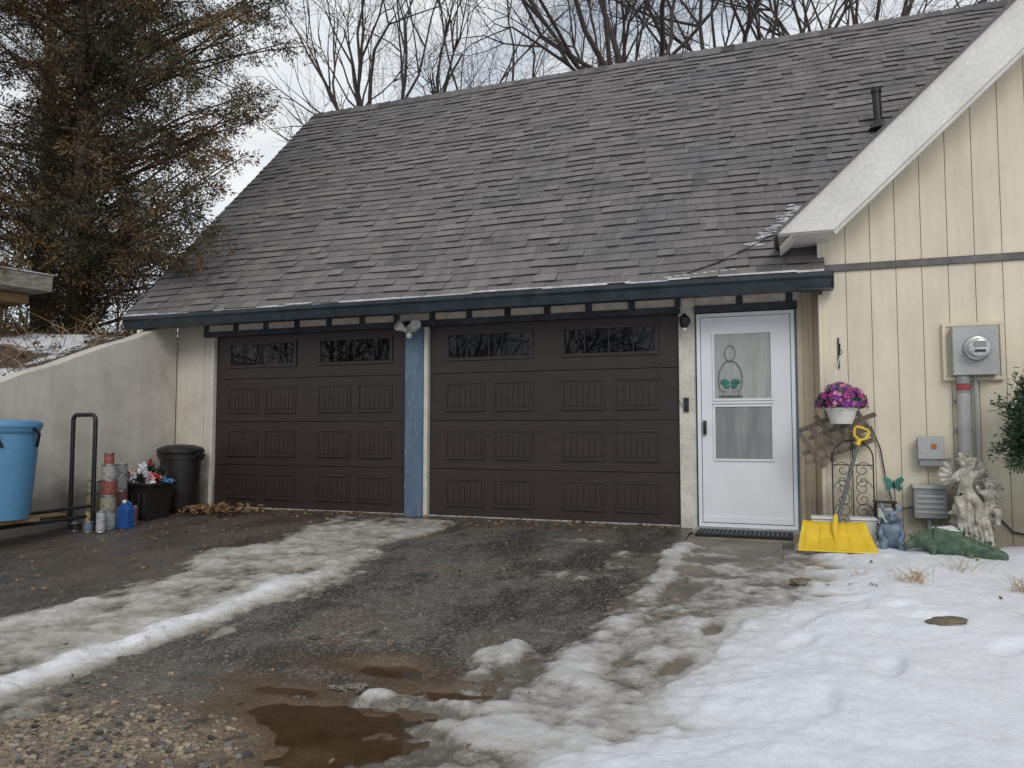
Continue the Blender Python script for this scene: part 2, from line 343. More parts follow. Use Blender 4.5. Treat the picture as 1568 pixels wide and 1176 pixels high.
def TI(x,y):
    cx=2.93-(y+3)*.05; end=np.clip((-.42-y)/.5,-1,1)
    e=(.70+(fbm(x,y,1.2,3,70)-.5)*.8-np.abs(x-cx))
    t=np.clip(e*.12,-.07,.016)+(fbm(x,y,2.6,4,40)-.5)*.055+(fbm(x,y,9,5,44)-.5)*.04
    t=np.minimum(t,.03*end+.02)
    rid=gauss(x+.16*(fbm(y,y*0,1.5,3,55)-.5),0,3.38,0,.09,1)*np.clip((-2.9-y)/.6,0,1)*(.1+1.4*fbm(x,y,5,4,50))*.042
    t=t+rid+gauss(x,y,2.2,-5.2,.6,1.3)*.02+gauss(x,y,3.3,-3.05,.25,.18)*.02*(fbm(x,y,8,3,58)*2)
    return t-gauss(x,0,3.62,0,.05,1)*.02
grid('icy_snow_track',np.arange(1.5,4.2,.018),np.arange(-8.5,-.3,.018),lambda x,y:gz(y)+(fbm(x,y,.9,3,2)-.5)*.022+TI(x,y)+.003,m_ice,
     {'sn':lambda x,y:np.clip(np.clip(TI(x,y)/.09,0,.45)+gauss(x,0,3.38,0,.10,1)*np.clip((-2.9-y)/.5,0,1)*.65*(.4+fbm(x,y,5,3,52)),0,1)},cull=lambda X,Y,Z:TI(X,Y)>-.03)

# ---------------------------------------------------------------- GARAGE
gar=empty('garage')
def ZM(y): return 2.40+1.035*(y+.5)
def ZR(x): return 2.69+.943*(x-6.805)
RY,RZ=3.51,ZM(3.51)
w=B('front_wall')
w.box(-.62,-.0,.0,.15,-.1,2.36,m_stucco)
w.box(-.20,-.165,-.012,-.002,-.05,2.30,m_stucco)
w.box(-.045,0.0,-.03,-.003,-.05,2.14,m_jamb)
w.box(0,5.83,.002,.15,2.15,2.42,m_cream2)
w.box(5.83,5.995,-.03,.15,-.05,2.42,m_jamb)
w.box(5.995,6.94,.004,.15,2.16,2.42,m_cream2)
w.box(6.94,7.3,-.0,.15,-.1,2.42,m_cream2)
for x in (7.06,): w.box(x,x+.035,-.02,-.002,-.05,2.33,m_cream2)
w.box(6.95,7.0,-.022,-.002,-.02,2.3,m_cream2)
w.box(-.62,-.47,.15,7.5,-.1,2.75,m_stucco)
w.faces([(-.6,.15,2.7),(-.6,7.1,2.7),(-.6,RY,RZ-.15)],[(0,1,2)],m_stucco)
w.box(-.47,8,7.35,7.5,-.1,2.75,m_stucco)
w.done(gar,smooth=False,bev=.004)
p=B('center_post'); p.box(2.745,2.965,-.06,.1,-.03,2.15,m_post); p.done(gar,bev=.005)
p=B('post_trim'); p.box(2.967,3.015,-.03,.08,-.03,2.14,m_jamb); p.done(gar,bev=.003)
h=B('header_trim')
h.box(-.14,5.85,-.07,.0,2.145,2.21,m_navy2)
h.box(-.14,7.0,-.035,.0,2.325,2.40,m_navy2)
x=-.10
h.box(-.14,5.99,-.05,.0,2.211,2.324,m_panelcream)
while x<5.75:
    h.box(x-.035,x+.035,-.068,-.0505,2.211,2.324,m_navy2); x+=.455
h.box(5.80,5.86,-.068,-.0505,2.211,2.324,m_navy2)
h.box(5.995,6.96,-.075,-.0,2.135,2.205,m_navy2)
h.box(5.995,6.99,-.05,-.0,2.206,2.324,m_panelcream)
for xx in (6.40,6.86): h.box(xx,xx+.06,-.068,-.0505,2.206,2.324,m_navy2)
h.done(gar,smooth=False,bev=.003)
m_seal=M('weather_seal',(.35,.33,.31),.8,.4,20)
def garage_door(name,x0,x1):
    d=B(name); W=x1-x0; y=.045
    d.box(x0,x1,y+.004,y+.05,-.02,2.16,m_dark)
    secs=[(0.015,.53),(.536,1.066),(1.072,1.602),(1.608,2.16)]
    for a,c in secs: d.box(x0+.004,x1-.004,y-.02,y+.002,a,c,m_door)
    k=W/2.80; mg,pw,gp=.205*k,.465*k,.105*k; cw=W-2*mg-4*pw-2*gp
    px=[mg,mg+pw+gp,mg+2*pw+gp+cw,mg+3*pw+2*gp+cw]
    for a,c in secs[:3]:
        za,zb=a+.105,c-.10
        for q in px:
            l=x0+q; r=l+pw; s=.019; f=y-.02
            d.box(l,r,f-.012,f-.0005,zb-s,zb,m_door); d.box(l,r,f-.020,f-.0005,za,za+s,m_door)
            d.box(l,l+s,f-.012,f-.0005,za+s,zb-s,m_door); d.box(r-s,r,f-.012,f-.0005,za+s,zb-s,m_door)
            n=6; il=l+s+.018; iw=(pw-2*s-.036)/n
            for i in range(n): d.box(il+i*iw+.004,il+(i+1)*iw-.004,f-.008,f-.0005,za+s+.022,zb-s-.02,m_door)
    for l,r in ((px[0],px[1]+pw),(px[2],px[3]+pw)):
        l+=x0;r+=x0; za,zb=1.745,2.07; f=y-.02; s=.035
        d.box(l,r,f-.018,f-.0005,zb-s,zb,m_door); d.box(l,r,f-.018,f-.0005,za,za+s,m_door)
        d.box(l,l+s,f-.018,f-.0005,za+s,zb-s,m_door); d.box(r-s,r,f-.018,f-.0005,za+s,zb-s,m_door)
        d.box(l+s,r-s,f-.004,f-.001,za+s,zb-s,m_glass)
        for i in range(1,4):
            xx=l+(r-l)*i/4; d.box(xx-.006,xx+.006,f-.012,f-.0045,za+s,zb-s,m_door)
        d.tube([(l+s+(r-l-2*s)*q/16,f-.008,za+s+.03+.21*math.sin(math.pi*(.08+.84*q/16))) for q in range(17)],.0045,m_door,5)
    d.box(x0,x1,y-.028,y-.0,-.015,.014,m_seal)
    d.done(gar,bev=.003)
garage_door('garage_door_left',0.0,2.735)
garage_door('garage_door_right',3.02,5.825)

d=B('storm_door')
x0,x1=6.01,6.93; y=-.03
def fr(b,x0,x1,z0,z1,w,ya,yb,m,wb=None,wt=None):
    wb=wb or w; wt=wt or w
    b.box(x0,x1,ya,yb,z0,z0+wb,m); b.box(x0,x1,ya,yb,z1-wt,z1,m); b.box(x0,x0+w,ya,yb,z0+wb,z1-wt,m); b.box(x1-w,x1,ya,yb,z0+wb,z1-wt,m)
fr(d,x0,x1,0.02,2.125,.035,y-.02,.0,m_white)
d.box(x0+.04,x1-.04,y,.0,.06,2.085,m_white)
fr(d,x0+.15,x1-.2,1.255,1.935,.02,y-.014,y-.0005,m_white)
fr(d,x0+.15,x1-.2,.665,1.215,.02,y-.014,y-.0005,m_white)
d.box(x0+.17,x1-.22,y-.004,y-.001,1.275,1.915,m_curtain)
d.box(x0+.17,x1-.22,y-.004,y-.001,.685,1.195,m_curtain2)
d.box(x0+.15,x1-.2,y-.022,y-.0145,1.225,1.245,m_white)
d.box(x0+.04,x1-.04,y-.01,y-.001,.065,.12,m_white)
d.box(x0+.055,x0+.085,y-.035,y-.001,.92,1.06,m_black)
d.tube([(x0+.07,y-.05,.95),(x0+.07,y-.06,1.0),(x0+.07,y-.05,1.05)],.008,m_black)
d.done(gar,bev=.004)
d=B('storm_door_casing'); d.box(5.997,6.009,-.045,.0,.0,2.13,m_navy2); d.box(6.932,6.948,-.045,.0,.0,2.13,m_post); d.box(5.99,6.96,-.12,.1,-.06,.018,M('aluminum_sill',(.3,.3,.31),.4,.2)); d.done(gar)
m_green=M('green_patina',(.03,.16,.13),.5,.3,10); m_lead=M('lead_line',(.12,.13,.13),.5,.2)
o=B('window_ornament'); cx,cz=6.33,1.5; yy=y-.016
o.tube([(cx+.125*math.cos(t)*.9,yy,cz-.04+.19*math.sin(t)) for t in np.linspace(-.6,math.pi+.6,24)],.004,m_lead,6)
o.tube([(cx+.05*math.cos(t),yy,cz+.22+.08*math.sin(t)) for t in np.linspace(0,2*math.pi,18)],.003,m_lead,6)
o.tube([(cx-.11,yy,cz-.20),(cx+.11,yy,cz-.20)],.006,m_lead,6)
for sx in (-1,1):
    o.blob((cx+sx*.05,yy,cz-.06),(.045,.004,.03),m_green,2); o.blob((cx+sx*.035,yy,cz-.10),(.03,.004,.025),m_green,2)
    o.tube([(cx+sx*.07,yy,cz-.2+.0),(cx+sx*.08,yy,cz-.14),(cx+sx*.03,yy,cz-.16)],.003,m_lead,6)
o.done(gar)
l=B('wall_lantern'); lx=5.905
l.lathe((lx,-.05,2.06),[(.0,0),(.05,.0),(.05,.015),(0,.02)],m_black,16,X=Matrix.Rotation(R(90),3,'X'))
l.tube([(lx,-.05,2.08),(lx,-.12,2.13),(lx,-.15,2.10)],.008,m_black)
l.lathe((lx,-.15,1.98),[(.0,0),(.025,.0),(.04,.02),(.05,.09),(.055,.10),(.02,.135),(0,.14)],m_black,12)
l.lathe((lx,-.152,1.955),[(.0,0),(.02,.0),(.022,.024),(0,.025)],M('bulb_glass',(.7,.7,.68),.2,.05),12)
l.done(gar)
l=B('door_keypad'); l.box(lx-.03,lx+.02,-.055,-.031,1.15,1.29,m_black); l.tube([(lx-.04,-.05,1.2),(lx-.12,-.05,1.35),(5.55,-.02,1.72),(5.42,-.01,1.80)],.004,m_black,6); l.done(gar,bev=.004)
fl=B('security_floodlight')
fl.lathe((2.83,-.062,2.13),[(0,0),(.05,0),(.05,.03),(0,.03)],m_wpl,16,X=Matrix.Rotation(R(90),3,'X'))
for sx in (-1,1):
    Xr=Matrix.Rotation(R(sx*35),3,'Z')@Matrix.Rotation(R(65),3,'X')
    fl.lathe((2.83+sx*.05,-.10,2.10),[(0,0),(.03,0),(.035,.05),(.06,.10),(.06,.13),(0,.125)],m_wpl,16,X=Xr)
fl.blob((2.83,-.13,2.04),(.035,.035,.04),m_wpl,2); fl.done(gar)
g=B('gutter')
g.prismx([(-.53,2.385),(-.545,2.385),(-.545,2.345),(-.525,2.32),(-.50,2.235),(-.41,2.235),(-.41,2.385),(-.42,2.385),(-.42,2.25),(-.49,2.25),(-.515,2.33),(-.53,2.35)],-1.0,7.26,m_navy)
g.box(-.98,7.17,-.405,.0,2.355,2.375,m_navy2); g.box(-.98,7.17,-.408,-.385,2.235,2.354,m_navy)
g.box(6.98,7.265,-.55,-.40,2.225,2.235,m_navy); g.box(7.262,7.27,-.548,-.405,2.235,2.39,m_navy)
g.done(gar,smooth=False)

# roof shingles
L=math.hypot(RY+.5,RZ-2.40); ux=(RY+.5)/L; uz=(RZ-2.40)/L
def sag(x,s): return .008*math.sin(x*1.3+s*.6)+.004*math.sin(x*3.1+s*2)
def roofpt(x,s,h):
    h=h+sag(x,s); return (x,-.5+ux*s-uz*h,2.40+uz*s+ux*h)
vs=[];fs=[];tones=[]
courses=42; ex=L/courses
for c in range(courses):
    x=-1.02-rng.random()*.3; s0=c*ex-.02; ct=rng.normal()*.04
    while x<11.3:
        wd=rng.choice([.12,.18,.25,.33])*(.85+.3*rng.random()); xa=max(x,-1.02); xb=x+wd; x=xb
        if xb<-1.0: continue
        if c*ex*ux<.30 and xb>7.2:
            if xa>=7.2: continue
            xb=7.2
        hi=rng.random()<.42
        th=(.022 if hi else .010)+.006*rng.random(); jj=rng.normal()*.004-(.008 if hi else 0)
        t=float(np.clip(.5+ct+rng.normal()*.12+(.06 if hi else -.04),.12,1))
        i=len(vs); g_=.001; s1=s0+ex+.03
        vs+=[roofpt(xa+g_,s0+jj,.0),roofpt(xb-g_,s0+jj,.0),roofpt(xb-g_,s0+jj,th),roofpt(xa+g_,s0+jj,th),roofpt(xb-g_,s1,.003),roofpt(xa+g_,s1,.003)]
        fs+=[(i,i+1,i+2,i+3),(i+3,i+2,i+4,i+5),(i,i+3,i+5),(i+1,i+4,i+2)]; tones+=[0,t,0.05,0.05]  # front and side edges get near-black tone: shadow lines painted per course
x=-1.02
while x<11:
    i=len(vs); a=roofpt(x,L-.14,.02); vs+=[a,(x+.2,a[1],a[2]+.004),(x+.2,RY,RZ+.055),(x,RY,RZ+.04),(x+.2,2*RY-a[1],a[2]),(x,2*RY-a[1],a[2])]
    fs+=[(i,i+1,i+2,i+3),(i+3,i+2,i+4,i+5)]; t=float(np.clip(.3+rng.normal()*.15,0,1)); tones+=[t,t]; x+=.19
i=len(vs); vs+=[(-1.02,RY,RZ),(11,RY,RZ),(11,2*RY+.5,2.4),(-1.02,2*RY+.5,2.4)]; fs+=[(i,i+1,i+2,i+3)]; tones+=[.4]
me=bpy.data.meshes.new('roof_shingles'); me.from_pydata(vs,[],fs); a=me.attributes.new('tone','FLOAT','FACE'); a.data.foreach_set('value',tones); me.materials.append(m_sh); obj('roof_shingles',me,gar)
dk=B('roof_deck')
dk.prismx([(-.5,2.375),(RY,RZ-.025),(RY,RZ-.11),(-.42,2.29)],-1.0,7.15,m_navy2)
dk.prismx([(.2,ZM(.2)-.026),(RY,RZ-.026),(RY,RZ-.11),(.2,ZM(.2)-.11)],7.15,10.8,m_navy2)
dk.prismx([(-.52,2.385),(RY,RZ-.02),(RY,RZ-.2),(-.4,2.26)],-1.03,-1.001,m_navy)
dk.done(gar,smooth=False)
vp=B('roof_vent_pipe'); vp.tube([(7.86,1.33,4.2),(7.84,1.33,4.72)],.045,m_black,14); vp.lathe((7.84,1.33,4.70),[(.05,0),(.055,.0),(.055,.04),(.04,.04)],m_black,14); vp.lathe((7.86,1.30,4.27),[(.12,0),(.06,.08),(.05,.1),(.0,.1)],m_black,14); vp.done(gar)
m_sn2=M('roof_snow',(.62,.63,.65),.7,.12,10)
m_drip=M('drip_edge_metal',(.60,.60,.59),.5,.3,9)
sn=B('eave_drip_edge'); x=-1.0
while x<7.1:
    Ls=.3+rng.random()*.9; xb=min(x+Ls,7.19); hh_=.012+.012*rng.random(); dz=2.390+rng.normal()*.004
    sn.box(x,xb,-.532,-.50,dz,dz+hh_,m_drip); x=xb+.001
sn.done(gar,smooth=False)
sn=B('valley_flashing_snow')
def rv(x,y,h=.0): return (x,y,ZM(y)+h)
for k in range(40):
    t=rng.random(); w_=.03+.03*math.sin(math.pi*t); x=6.56+.44*t+rng.normal()*w_*.5; y=-.22+.50*t+rng.normal()*w_*.5
    sn.blob(rv(x,y,.018),(.03+.03*rng.random(),.03,.014),m_sn2,2,.9,9)
for k in range(8):
    t=k/7; sn.blob(rv(5.8+.6*t,-.49+.04*t,.02),(.04,.015,.008),m_sn2,2,.5)
sn.tube([rv(5.98,-.47,.03),rv(6.25,-.38,.035),rv(6.55,-.22,.035),rv(6.80,-.05,.03)],[.010,.012,.012,.010],m_sh,6)
sn.done(gar)

# ---------------------------------------------------------------- HOUSE (right gable)
hs=empty('house'); WY=-.35; RX=11.6
w=B('gable_wall') 
w.prism([(7.18,-.4),(RX+4.6,-.4),(RX+4.6,2.5),(RX,ZR(RX)-.1),(7.18,ZR(7.18)-.1)],WY,WY+.15,m_groove)
x=7.175; i=0
def top(q): return min(ZR(q),ZR(2*RX-q))-.08
while x<15.5:
    xb=x+.200
    w.prism([(x,2.47),(xb,2.47),(xb,top(xb)),(x,top(x))],WY-.012,WY-.0005,m_cream)
    w.box(x,xb,WY-.010,WY-.0005,-.25,2.405,m_cream)
    x=xb+.0045; i+=1
w.box(7.165,12,WY-.035,WY-.0,2.406,2.462,m_gray_trim)
w.box(7.14,7.174,WY-.025,.2,-.2,2.2,m_cream)
w.box(7.14,7.174,WY-.02,.2,2.42,2.95,m_cream)
w.box(7.20,16,7.6,7.7,-.1,2.8,m_cream)
w.box(16.1,16.2,WY+.1,7.7,-.3,2.8,m_cream)
w.done(hs,smooth=False,bev=.002)
rk=B('rake_board')
def line(x,o): return (x,ZR(x)+o)
rk.prism([(6.80,2.69),(7.27,2.69),(RX,ZR(RX)-.44),(RX,ZR(RX)),],-.80,-.765,m_whitetrim)
rk.prism([(7.20,2.735),(7.28,2.66),(RX,ZR(RX)-.475),(RX,ZR(RX)-.42)],-.765,-.70,m_whitetrim)
rk.prism([(RX+.001,ZR(RX)),(RX+.001,ZR(RX)-.44),(RX+4.8,ZR(RX-4.8)-.44),(RX+4.8,ZR(RX-4.8))],-.80,-.765,m_whitetrim)
rk.prism([(6.81,2.68),(7.25,2.68),(7.25,2.70),(6.81,2.694)],-.765,-.1,m_whitetrim)
rk.prism([line(6.82,-.12),line(RX,-.12),line(RX,-.14),line(7.0,-.14)],-.765,-.33,m_whitetrim)
rk.done(hs,smooth=False,bev=.004)
rf=B('gable_roof')
rf.prism([line(6.78,0),line(RX,0),line(RX,.045),line(6.77,.025)],-.83,.0,m_sh)
rf.faces([(6.80,0,ZR(6.8)+.035),(RX,0,ZR(RX)+.045),(RX,4.1,ZR(RX)+.045),(10.95,RY,ZR(10.95)+.02)],[(0,1,2,3)],m_sh)
rf.faces([(RX,-.83,ZR(RX)+.05),(RX,8,ZR(RX)+.05),(RX+4.9,8,ZR(RX-4.9)+.05),(RX+4.9,-.83,ZR(RX-4.9)+.05)],[(0,1,2,3)],m_sh)
rf.faces([(RX,4.1,ZR(RX)+.05),(RX,8,ZR(RX)+.05),(6.8,8,ZR(6.8)),(10.95,RY,ZR(10.95)+.02)],[(0,1,2,3)],m_sh)
ro=rf.done(hs,smooth=False)
a=ro.data.attributes.new('tone','FLOAT','FACE'); a.data.foreach_set('value',[.3]*len(ro.data.polygons))

rw=B('retaining_wall')
def wt(y): return 2.37+.385*y if y>-4.6 else .6
ytab=[-.02-i*.35 for i in range(14)]
rw.prismx([(-.02,-.3)]+[(y,wt(y)+.012*math.sin(i*2.3)) for i,y in enumerate(ytab)]+[(-6.5,.45),(-6.5,-.6)],-.80,-.60,m_stucco)
rw.done(smooth=False,bev=.012,center=False)

# ---------------------------------------------------------------- props near left wall
m_bluepl=M('blue_plastic',(.10,.27,.46),.4,.08,3,bst=.03)
t=B('trash_can'); cx,cy=-.21,-.33; zg=gh(0,cy)
t.lathe((cx,cy,zg),[(0,0),(.20,0),(.205,.02),(.235,.62),(.245,.63),(.245,.66),(.25,.70)],m_blackpl,36)
t.lathe((cx,cy,zg+.70),[(.265,0),(.275,.01),(.275,.045),(.25,.07),(.15,.10),(.0,.11)],m_blackpl,36)
for sx in (-1,1): t.tube([(cx+sx*.24,cy-.08,zg+.62),(cx+sx*.30,cy-.07,zg+.68),(cx+sx*.31,cy,zg+.70),(cx+sx*.30,cy+.07,zg+.68),(cx+sx*.24,cy+.08,zg+.62)],.014,m_blackpl)
t.done()
t=B('blue_plastic_bin'); cx,cy=-.13,-2.66; zg=.13
t.lathe((cx,cy,zg),[(0,0),(.225,0),(.23,.03),(.275,.62),(.275,.80),(.285,.81),(.30,.84),(.30,.86)],m_bluepl,40)
t.lathe((cx,cy,zg+.86),[(.31,0),(.315,.02),(.305,.05),(.27,.07),(.26,.055),(.2,.06),(0,.07)],m_bluepl,40)
for a in (20,200,-50):
    c,s_=math.cos(R(a)),math.sin(R(a)); t.tube([(cx+c*.28-s_*.05,cy+s_*.28+c*.05,zg+.68),(cx+c*.33,cy+s_*.33,zg+.80),(cx+c*.30+s_*.05,cy+s_*.30-c*.05,zg+.86)],.014,m_black)
t.done()
c=B('flatbed_cart'); m_wood=M('raw_wood',(.35,.22,.11),.8,.25,8,stretch=(1,.1,1))
hy=-1.66
def U(cx0,cx1,y,z0,z1,rr): 
    return [(cx0,y,z0)]+[(cx0+rr-rr*math.cos(a),y,z1-rr+rr*math.sin(a)) for a in np.linspace(0,math.pi/2,6)]+[(cx1-rr+rr*math.sin(a),y,z1-rr+rr*math.cos(a)) for a in np.linspace(0,math.pi/2,6)]+[(cx1,y,z0)]
c.tube(U(-.44,-.12,hy,.02,1.13,.06),.023,m_black,10)
for xx in (-.44,-.12): c.tube([(xx,hy,.06),(xx,-3.2,.04)],.02,m_black,10)
for yy_ in (-1.9,-2.3,-2.7,-3.1): c.tube([(-.44,yy_,.055),(-.12,yy_,.055)],.015,m_black,8)
c.tube([(-.12,hy,.02),(-.12,hy,-.08)],.02,m_black,8); c.tube([(-.44,hy,.02),(-.44,hy,-.08)],.02,m_black,8)
c.tube([(-.12,-1.7,.16),(-.12,-3.2,.14)],.018,m_black,8)
for xx in (-.48,-.08):
    for yy_ in (-3.0,): c.lathe((xx-.02,yy_,-.05),[(0,0),(.075,0),(.08,.01),(.08,.035),(0,.04)],m_blackpl,20,X=Matrix.Rotation(R(90),3,'Y'))
c.box(-.44,-.02,-3.0,-2.35,.08,.12,m_wood); c.box(-.38,-.2,-2.2,-1.9,.08,.10,m_wood)
c.done(bev=.002)
W_=(.52,.52,.50); 
pc=[( .02,-1.60,[(.08,.18,(.46,.47,.46)),(.08,.17,(.40,.36,.28)),(.082,.17,(.34,.10,.08)),(.078,.16,(.48,.46,.42)),(.05,.13,(.42,.12,.10))]),
    (-.26,-1.52,[(.085,.18,(.10,.15,.24)),(.085,.18,(.44,.36,.22)),(.080,.14,(.55,.52,.44))]),
    (-.15,-1.28,[(.08,.18,(.45,.45,.43)),(.08,.18,(.26,.10,.08)),(.078,.17,(.46,.46,.46)),(.06,.13,(.35,.36,.38))]),(-.32,-1.22,[(.08,.18,(.3,.25,.2)),(.08,.18,(.14,.17,.14)),(.07,.14,(.5,.46,.38))]),(.13,-1.78,[(.045,.22,(.58,.60,.60))]),(-.02,-1.80,[(.05,.11,(.2,.25,.35))]),(-.22,-1.78,[(.06,.09,(.05,.05,.06))]),(.03,-1.38,[(.035,.24,(.5,.5,.5))]),(.06,-1.28,[(.033,.20,(.36,.10,.08))]),(-.12,-1.72,[(.033,.2,(.5,.42,.18))])]
m_tin=M('tin',(.42,.42,.42),.35,.2,metal=.8)
for k,(cx,cy,st) in enumerate(pc):
    z=gh(0,cy)+.005
    for r_,h_,cc in st:
        q=B('paint_can'); qx=cx+rng.normal()*.008; m_l=M('can_label',cc,.5,.25,22,c2=mul(cc,.45),th=(.52,.60))
        q.lathe((qx,cy,z),[(0,0),(r_,0),(r_,.008),(r_*.97,.01)],m_tin,24); q.lathe((qx,cy,z+.01),[(r_*.965,0),(r_*.965,h_-.022)],m_l,24)
        q.lathe((qx,cy,z+h_-.014),[(r_*.97,0),(r_*1.01,.003),(r_*1.01,.012),(r_*.86,.012),(r_*.84,.004),(0,.004)],m_tin,24); q.done(); z+=h_
j=B('blue_jug'); m_bj=M('blue_jug_plastic',(.02,.09,.30),.3,.15)
cx,cy=.17,-1.50; zg=gh(0,cy)
j.box(cx-.075,cx+.075,cy-.05,cy+.05,zg,zg+.2,m_bj); j.faces([(cx-.075,cy-.05,zg+.2),(cx+.075,cy-.05,zg+.2),(cx+.075,cy+.05,zg+.2),(cx-.075,cy+.05,zg+.2),(cx-.03,cy-.025,zg+.27),(cx+.03,cy-.025,zg+.27),(cx+.03,cy+.025,zg+.27),(cx-.03,cy+.025,zg+.27)],[(0,1,5,4),(1,2,6,5),(2,3,7,6),(3,0,4,7)],m_bj)
j.lathe((cx-.02,cy,zg+.265),[(.022,0),(.022,.035),(0,.035)],m_wpl,14); j.tube([(cx+.06,cy,zg+.2),(cx+.07,cy,zg+.26),(cx+.02,cy,zg+.29)],.012,m_bj); j.done(bev=.01)
tt=B('plastic_tote'); cx,cy=-.15,-.93; zg=gh(0,cy)
a0,a1,b0,b1=.20,.25,.15,.19
vs_=[(cx-a0,cy-b0,zg),(cx+a0,cy-b0,zg),(cx+a0,cy+b0,zg),(cx-a0,cy+b0,zg),(cx-a1,cy-b1,zg+.40),(cx+a1,cy-b1,zg+.40),(cx+a1,cy+b1,zg+.40),(cx-a1,cy+b1,zg+.40)]
tt.faces(vs_,[(0,3,2,1),(0,1,5,4),(1,2,6,5),(2,3,7,6),(3,0,4,7)],m_blackpl)
tt.box(cx-.275,cx+.275,cy-.215,cy-.188,zg+.385,zg+.42,m_blackpl); tt.box(cx-.275,cx+.275,cy+.188,cy+.215,zg+.385,zg+.42,m_blackpl); tt.box(cx-.275,cx-.248,cy-.188,cy+.188,zg+.385,zg+.42,m_blackpl); tt.box(cx+.248,cx+.275,cy-.188,cy+.188,zg+.385,zg+.42,m_blackpl)
for i in range(5): tt.box(cx-.18+i*.085,cx-.165+i*.085,cy-.185,cy-.16,zg+.03,zg+.3,m_blackpl)
tt.done(bev=.006)
bg=B('grocery_bags'); cs=[M('bag_white',(.66,.66,.68),.35,.1),M('bag_blue',(.08,.25,.5),.4,.3),M('bag_red',(.45,.04,.04),.4,.3),M('bag_green',(.15,.4,.2),.4,.3),m_blackpl]
for i in range(36):
    hgt=(.18*rng.random() if i%3==0 else .04)
    bg.blob((cx+rng.uniform(-.2,.2)*(1-hgt*2),cy+rng.uniform(-.15,.15),zg+.40+hgt+rng.uniform(-.03,.05)),(.03+.06*rng.random(),.05,.025+.05*rng.random()),cs[[0,0,1,2,0,4,3][i%7]],3,1.5,13)
bg.done(ang=20)

sh=B('wood_shed'); m_old=M('weathered_wood',(.28,.255,.22),.9,.35,6,stretch=(1,1,3)); X=Matrix.Translation((-2.98,-1.35,2.98))@Matrix.Rotation(R(-12),4,'Z')
sh.box(-2.2,.10,-1.2,1.2,-.12,.10,m_old,X); sh.box(-2.22,.12,-1.22,1.22,.101,.120,m_sn2,X); sh.box(-2.2,-.32,-1.0,1.1,-.26,-.13,m_wood,X)
for a in (-1.9,-.8):
    for b_ in (-.9,.9): sh.box(a-.06,a+.06,b_-.06,b_+.06,-1.8,-.27,m_wood,X)
sh.done(bev=.01)

# ---------------------------------------------------------------- right wall utilities
m_gbox=M('gray_utility_metal',(.40,.41,.40),.45,.08,4,bst=.03); m_gbox2=M('gray_enclosure',(.26,.27,.28),.5,.1,4,bst=.03)
YW=WY-.014
e=B('electric_meter')
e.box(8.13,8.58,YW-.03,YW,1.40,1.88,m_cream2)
fr(e,8.125,8.585,1.39,1.885,.03,YW-.045,YW-.005,m_cream)
e.box(8.185,8.52,YW-.15,YW-.03,1.43,1.84,m_gbox)
Xr=Matrix.Rotation(R(90),3,'X'); ex_=8.36
e.lathe((ex_,YW-.15,1.65),[(.10,0),(.105,.01),(.10,.03),(.085,.035)],M('meter_ring',(.5,.5,.5),.3,.05,metal=.9),28,X=Xr)
e.lathe((ex_,YW-.185,1.65),[(.083,0),(.083,.06),(.075,.085),(.05,.095),(0,.097)],M('meter_face',(.55,.56,.56),.1,.2,40,coat=1),28,X=Xr)
e.box(ex_-.045,ex_+.045,YW-.29,YW-.283,1.655,1.70,m_gbox2); e.box(ex_-.04,ex_+.04,YW-.289,YW-.283,1.61,1.63,m_black)
e.tube([(8.265,YW-.075,1.43),(8.265,YW-.075,.2),(8.265,YW-.075,-.1)],.05,m_gbox,16)
e.tube([(8.36,YW-.05,1.43),(8.36,YW-.05,.7),(8.40,YW-.05,.5),(8.40,YW-.05,0)],.014,m_gbox,10)
e.tube([(8.265,YW-.075,1.40),(8.265,YW-.075,1.28)],.053,m_gbox2,16); e.tube([(8.265,YW-.0765,1.36),(8.265,YW-.0765,1.30)],.0535,M('red_sticker',(.35,.06,.06),.5,.3,40),16)
for z in (.95,1.2): e.box(8.2,8.33,YW-.05,YW-.001,z,z+.03,m_gbox2)
e.done(bev=.004)
e=B('disconnect_box'); e.box(7.91,8.09,YW-.11,YW,.66,.90,m_gbox2); e.box(7.90,8.10,YW-.125,YW-.111,.72,.915,m_gbox); e.box(8.0,8.04,YW-.132,YW-.126,.81,.85,M('orange_label',(.5,.15,.03),.5,.3)); e.tube([(8.10,YW-.05,.72),(8.18,YW-.05,.70),(8.22,YW-.06,.78)],.012,m_gbox2); e.done(bev=.005)
e=B('utility_box'); e.box(7.86,8.11,YW-.13,YW,.22,.47,m_gbox2); e.box(7.85,8.12,YW-.145,YW,.47,.50,m_gbox)
for i in range(4): e.box(7.88,8.09,YW-.137,YW-.131,.26+i*.045,.28+i*.045,m_gbox)
e.tube([(7.98,YW-.06,.22),(7.98,YW-.06,-.05)],.02,m_gbox2); e.done(bev=.005)
wi=B('wall_cable'); wi.tube([(7.45,YW-.02,.95),(7.55,YW-.02,1.0),(7.62,YW-.02,.8),(7.66,YW-.02,.5),(7.72,YW-.02,.28),(7.86,YW-.02,.3)],.006,m_black,6)
wi.tube([(8.45,YW-.02,.3),(8.6,YW-.02,.12),(9.2,YW-.02,.0)],.008,m_black,6); wi.done()

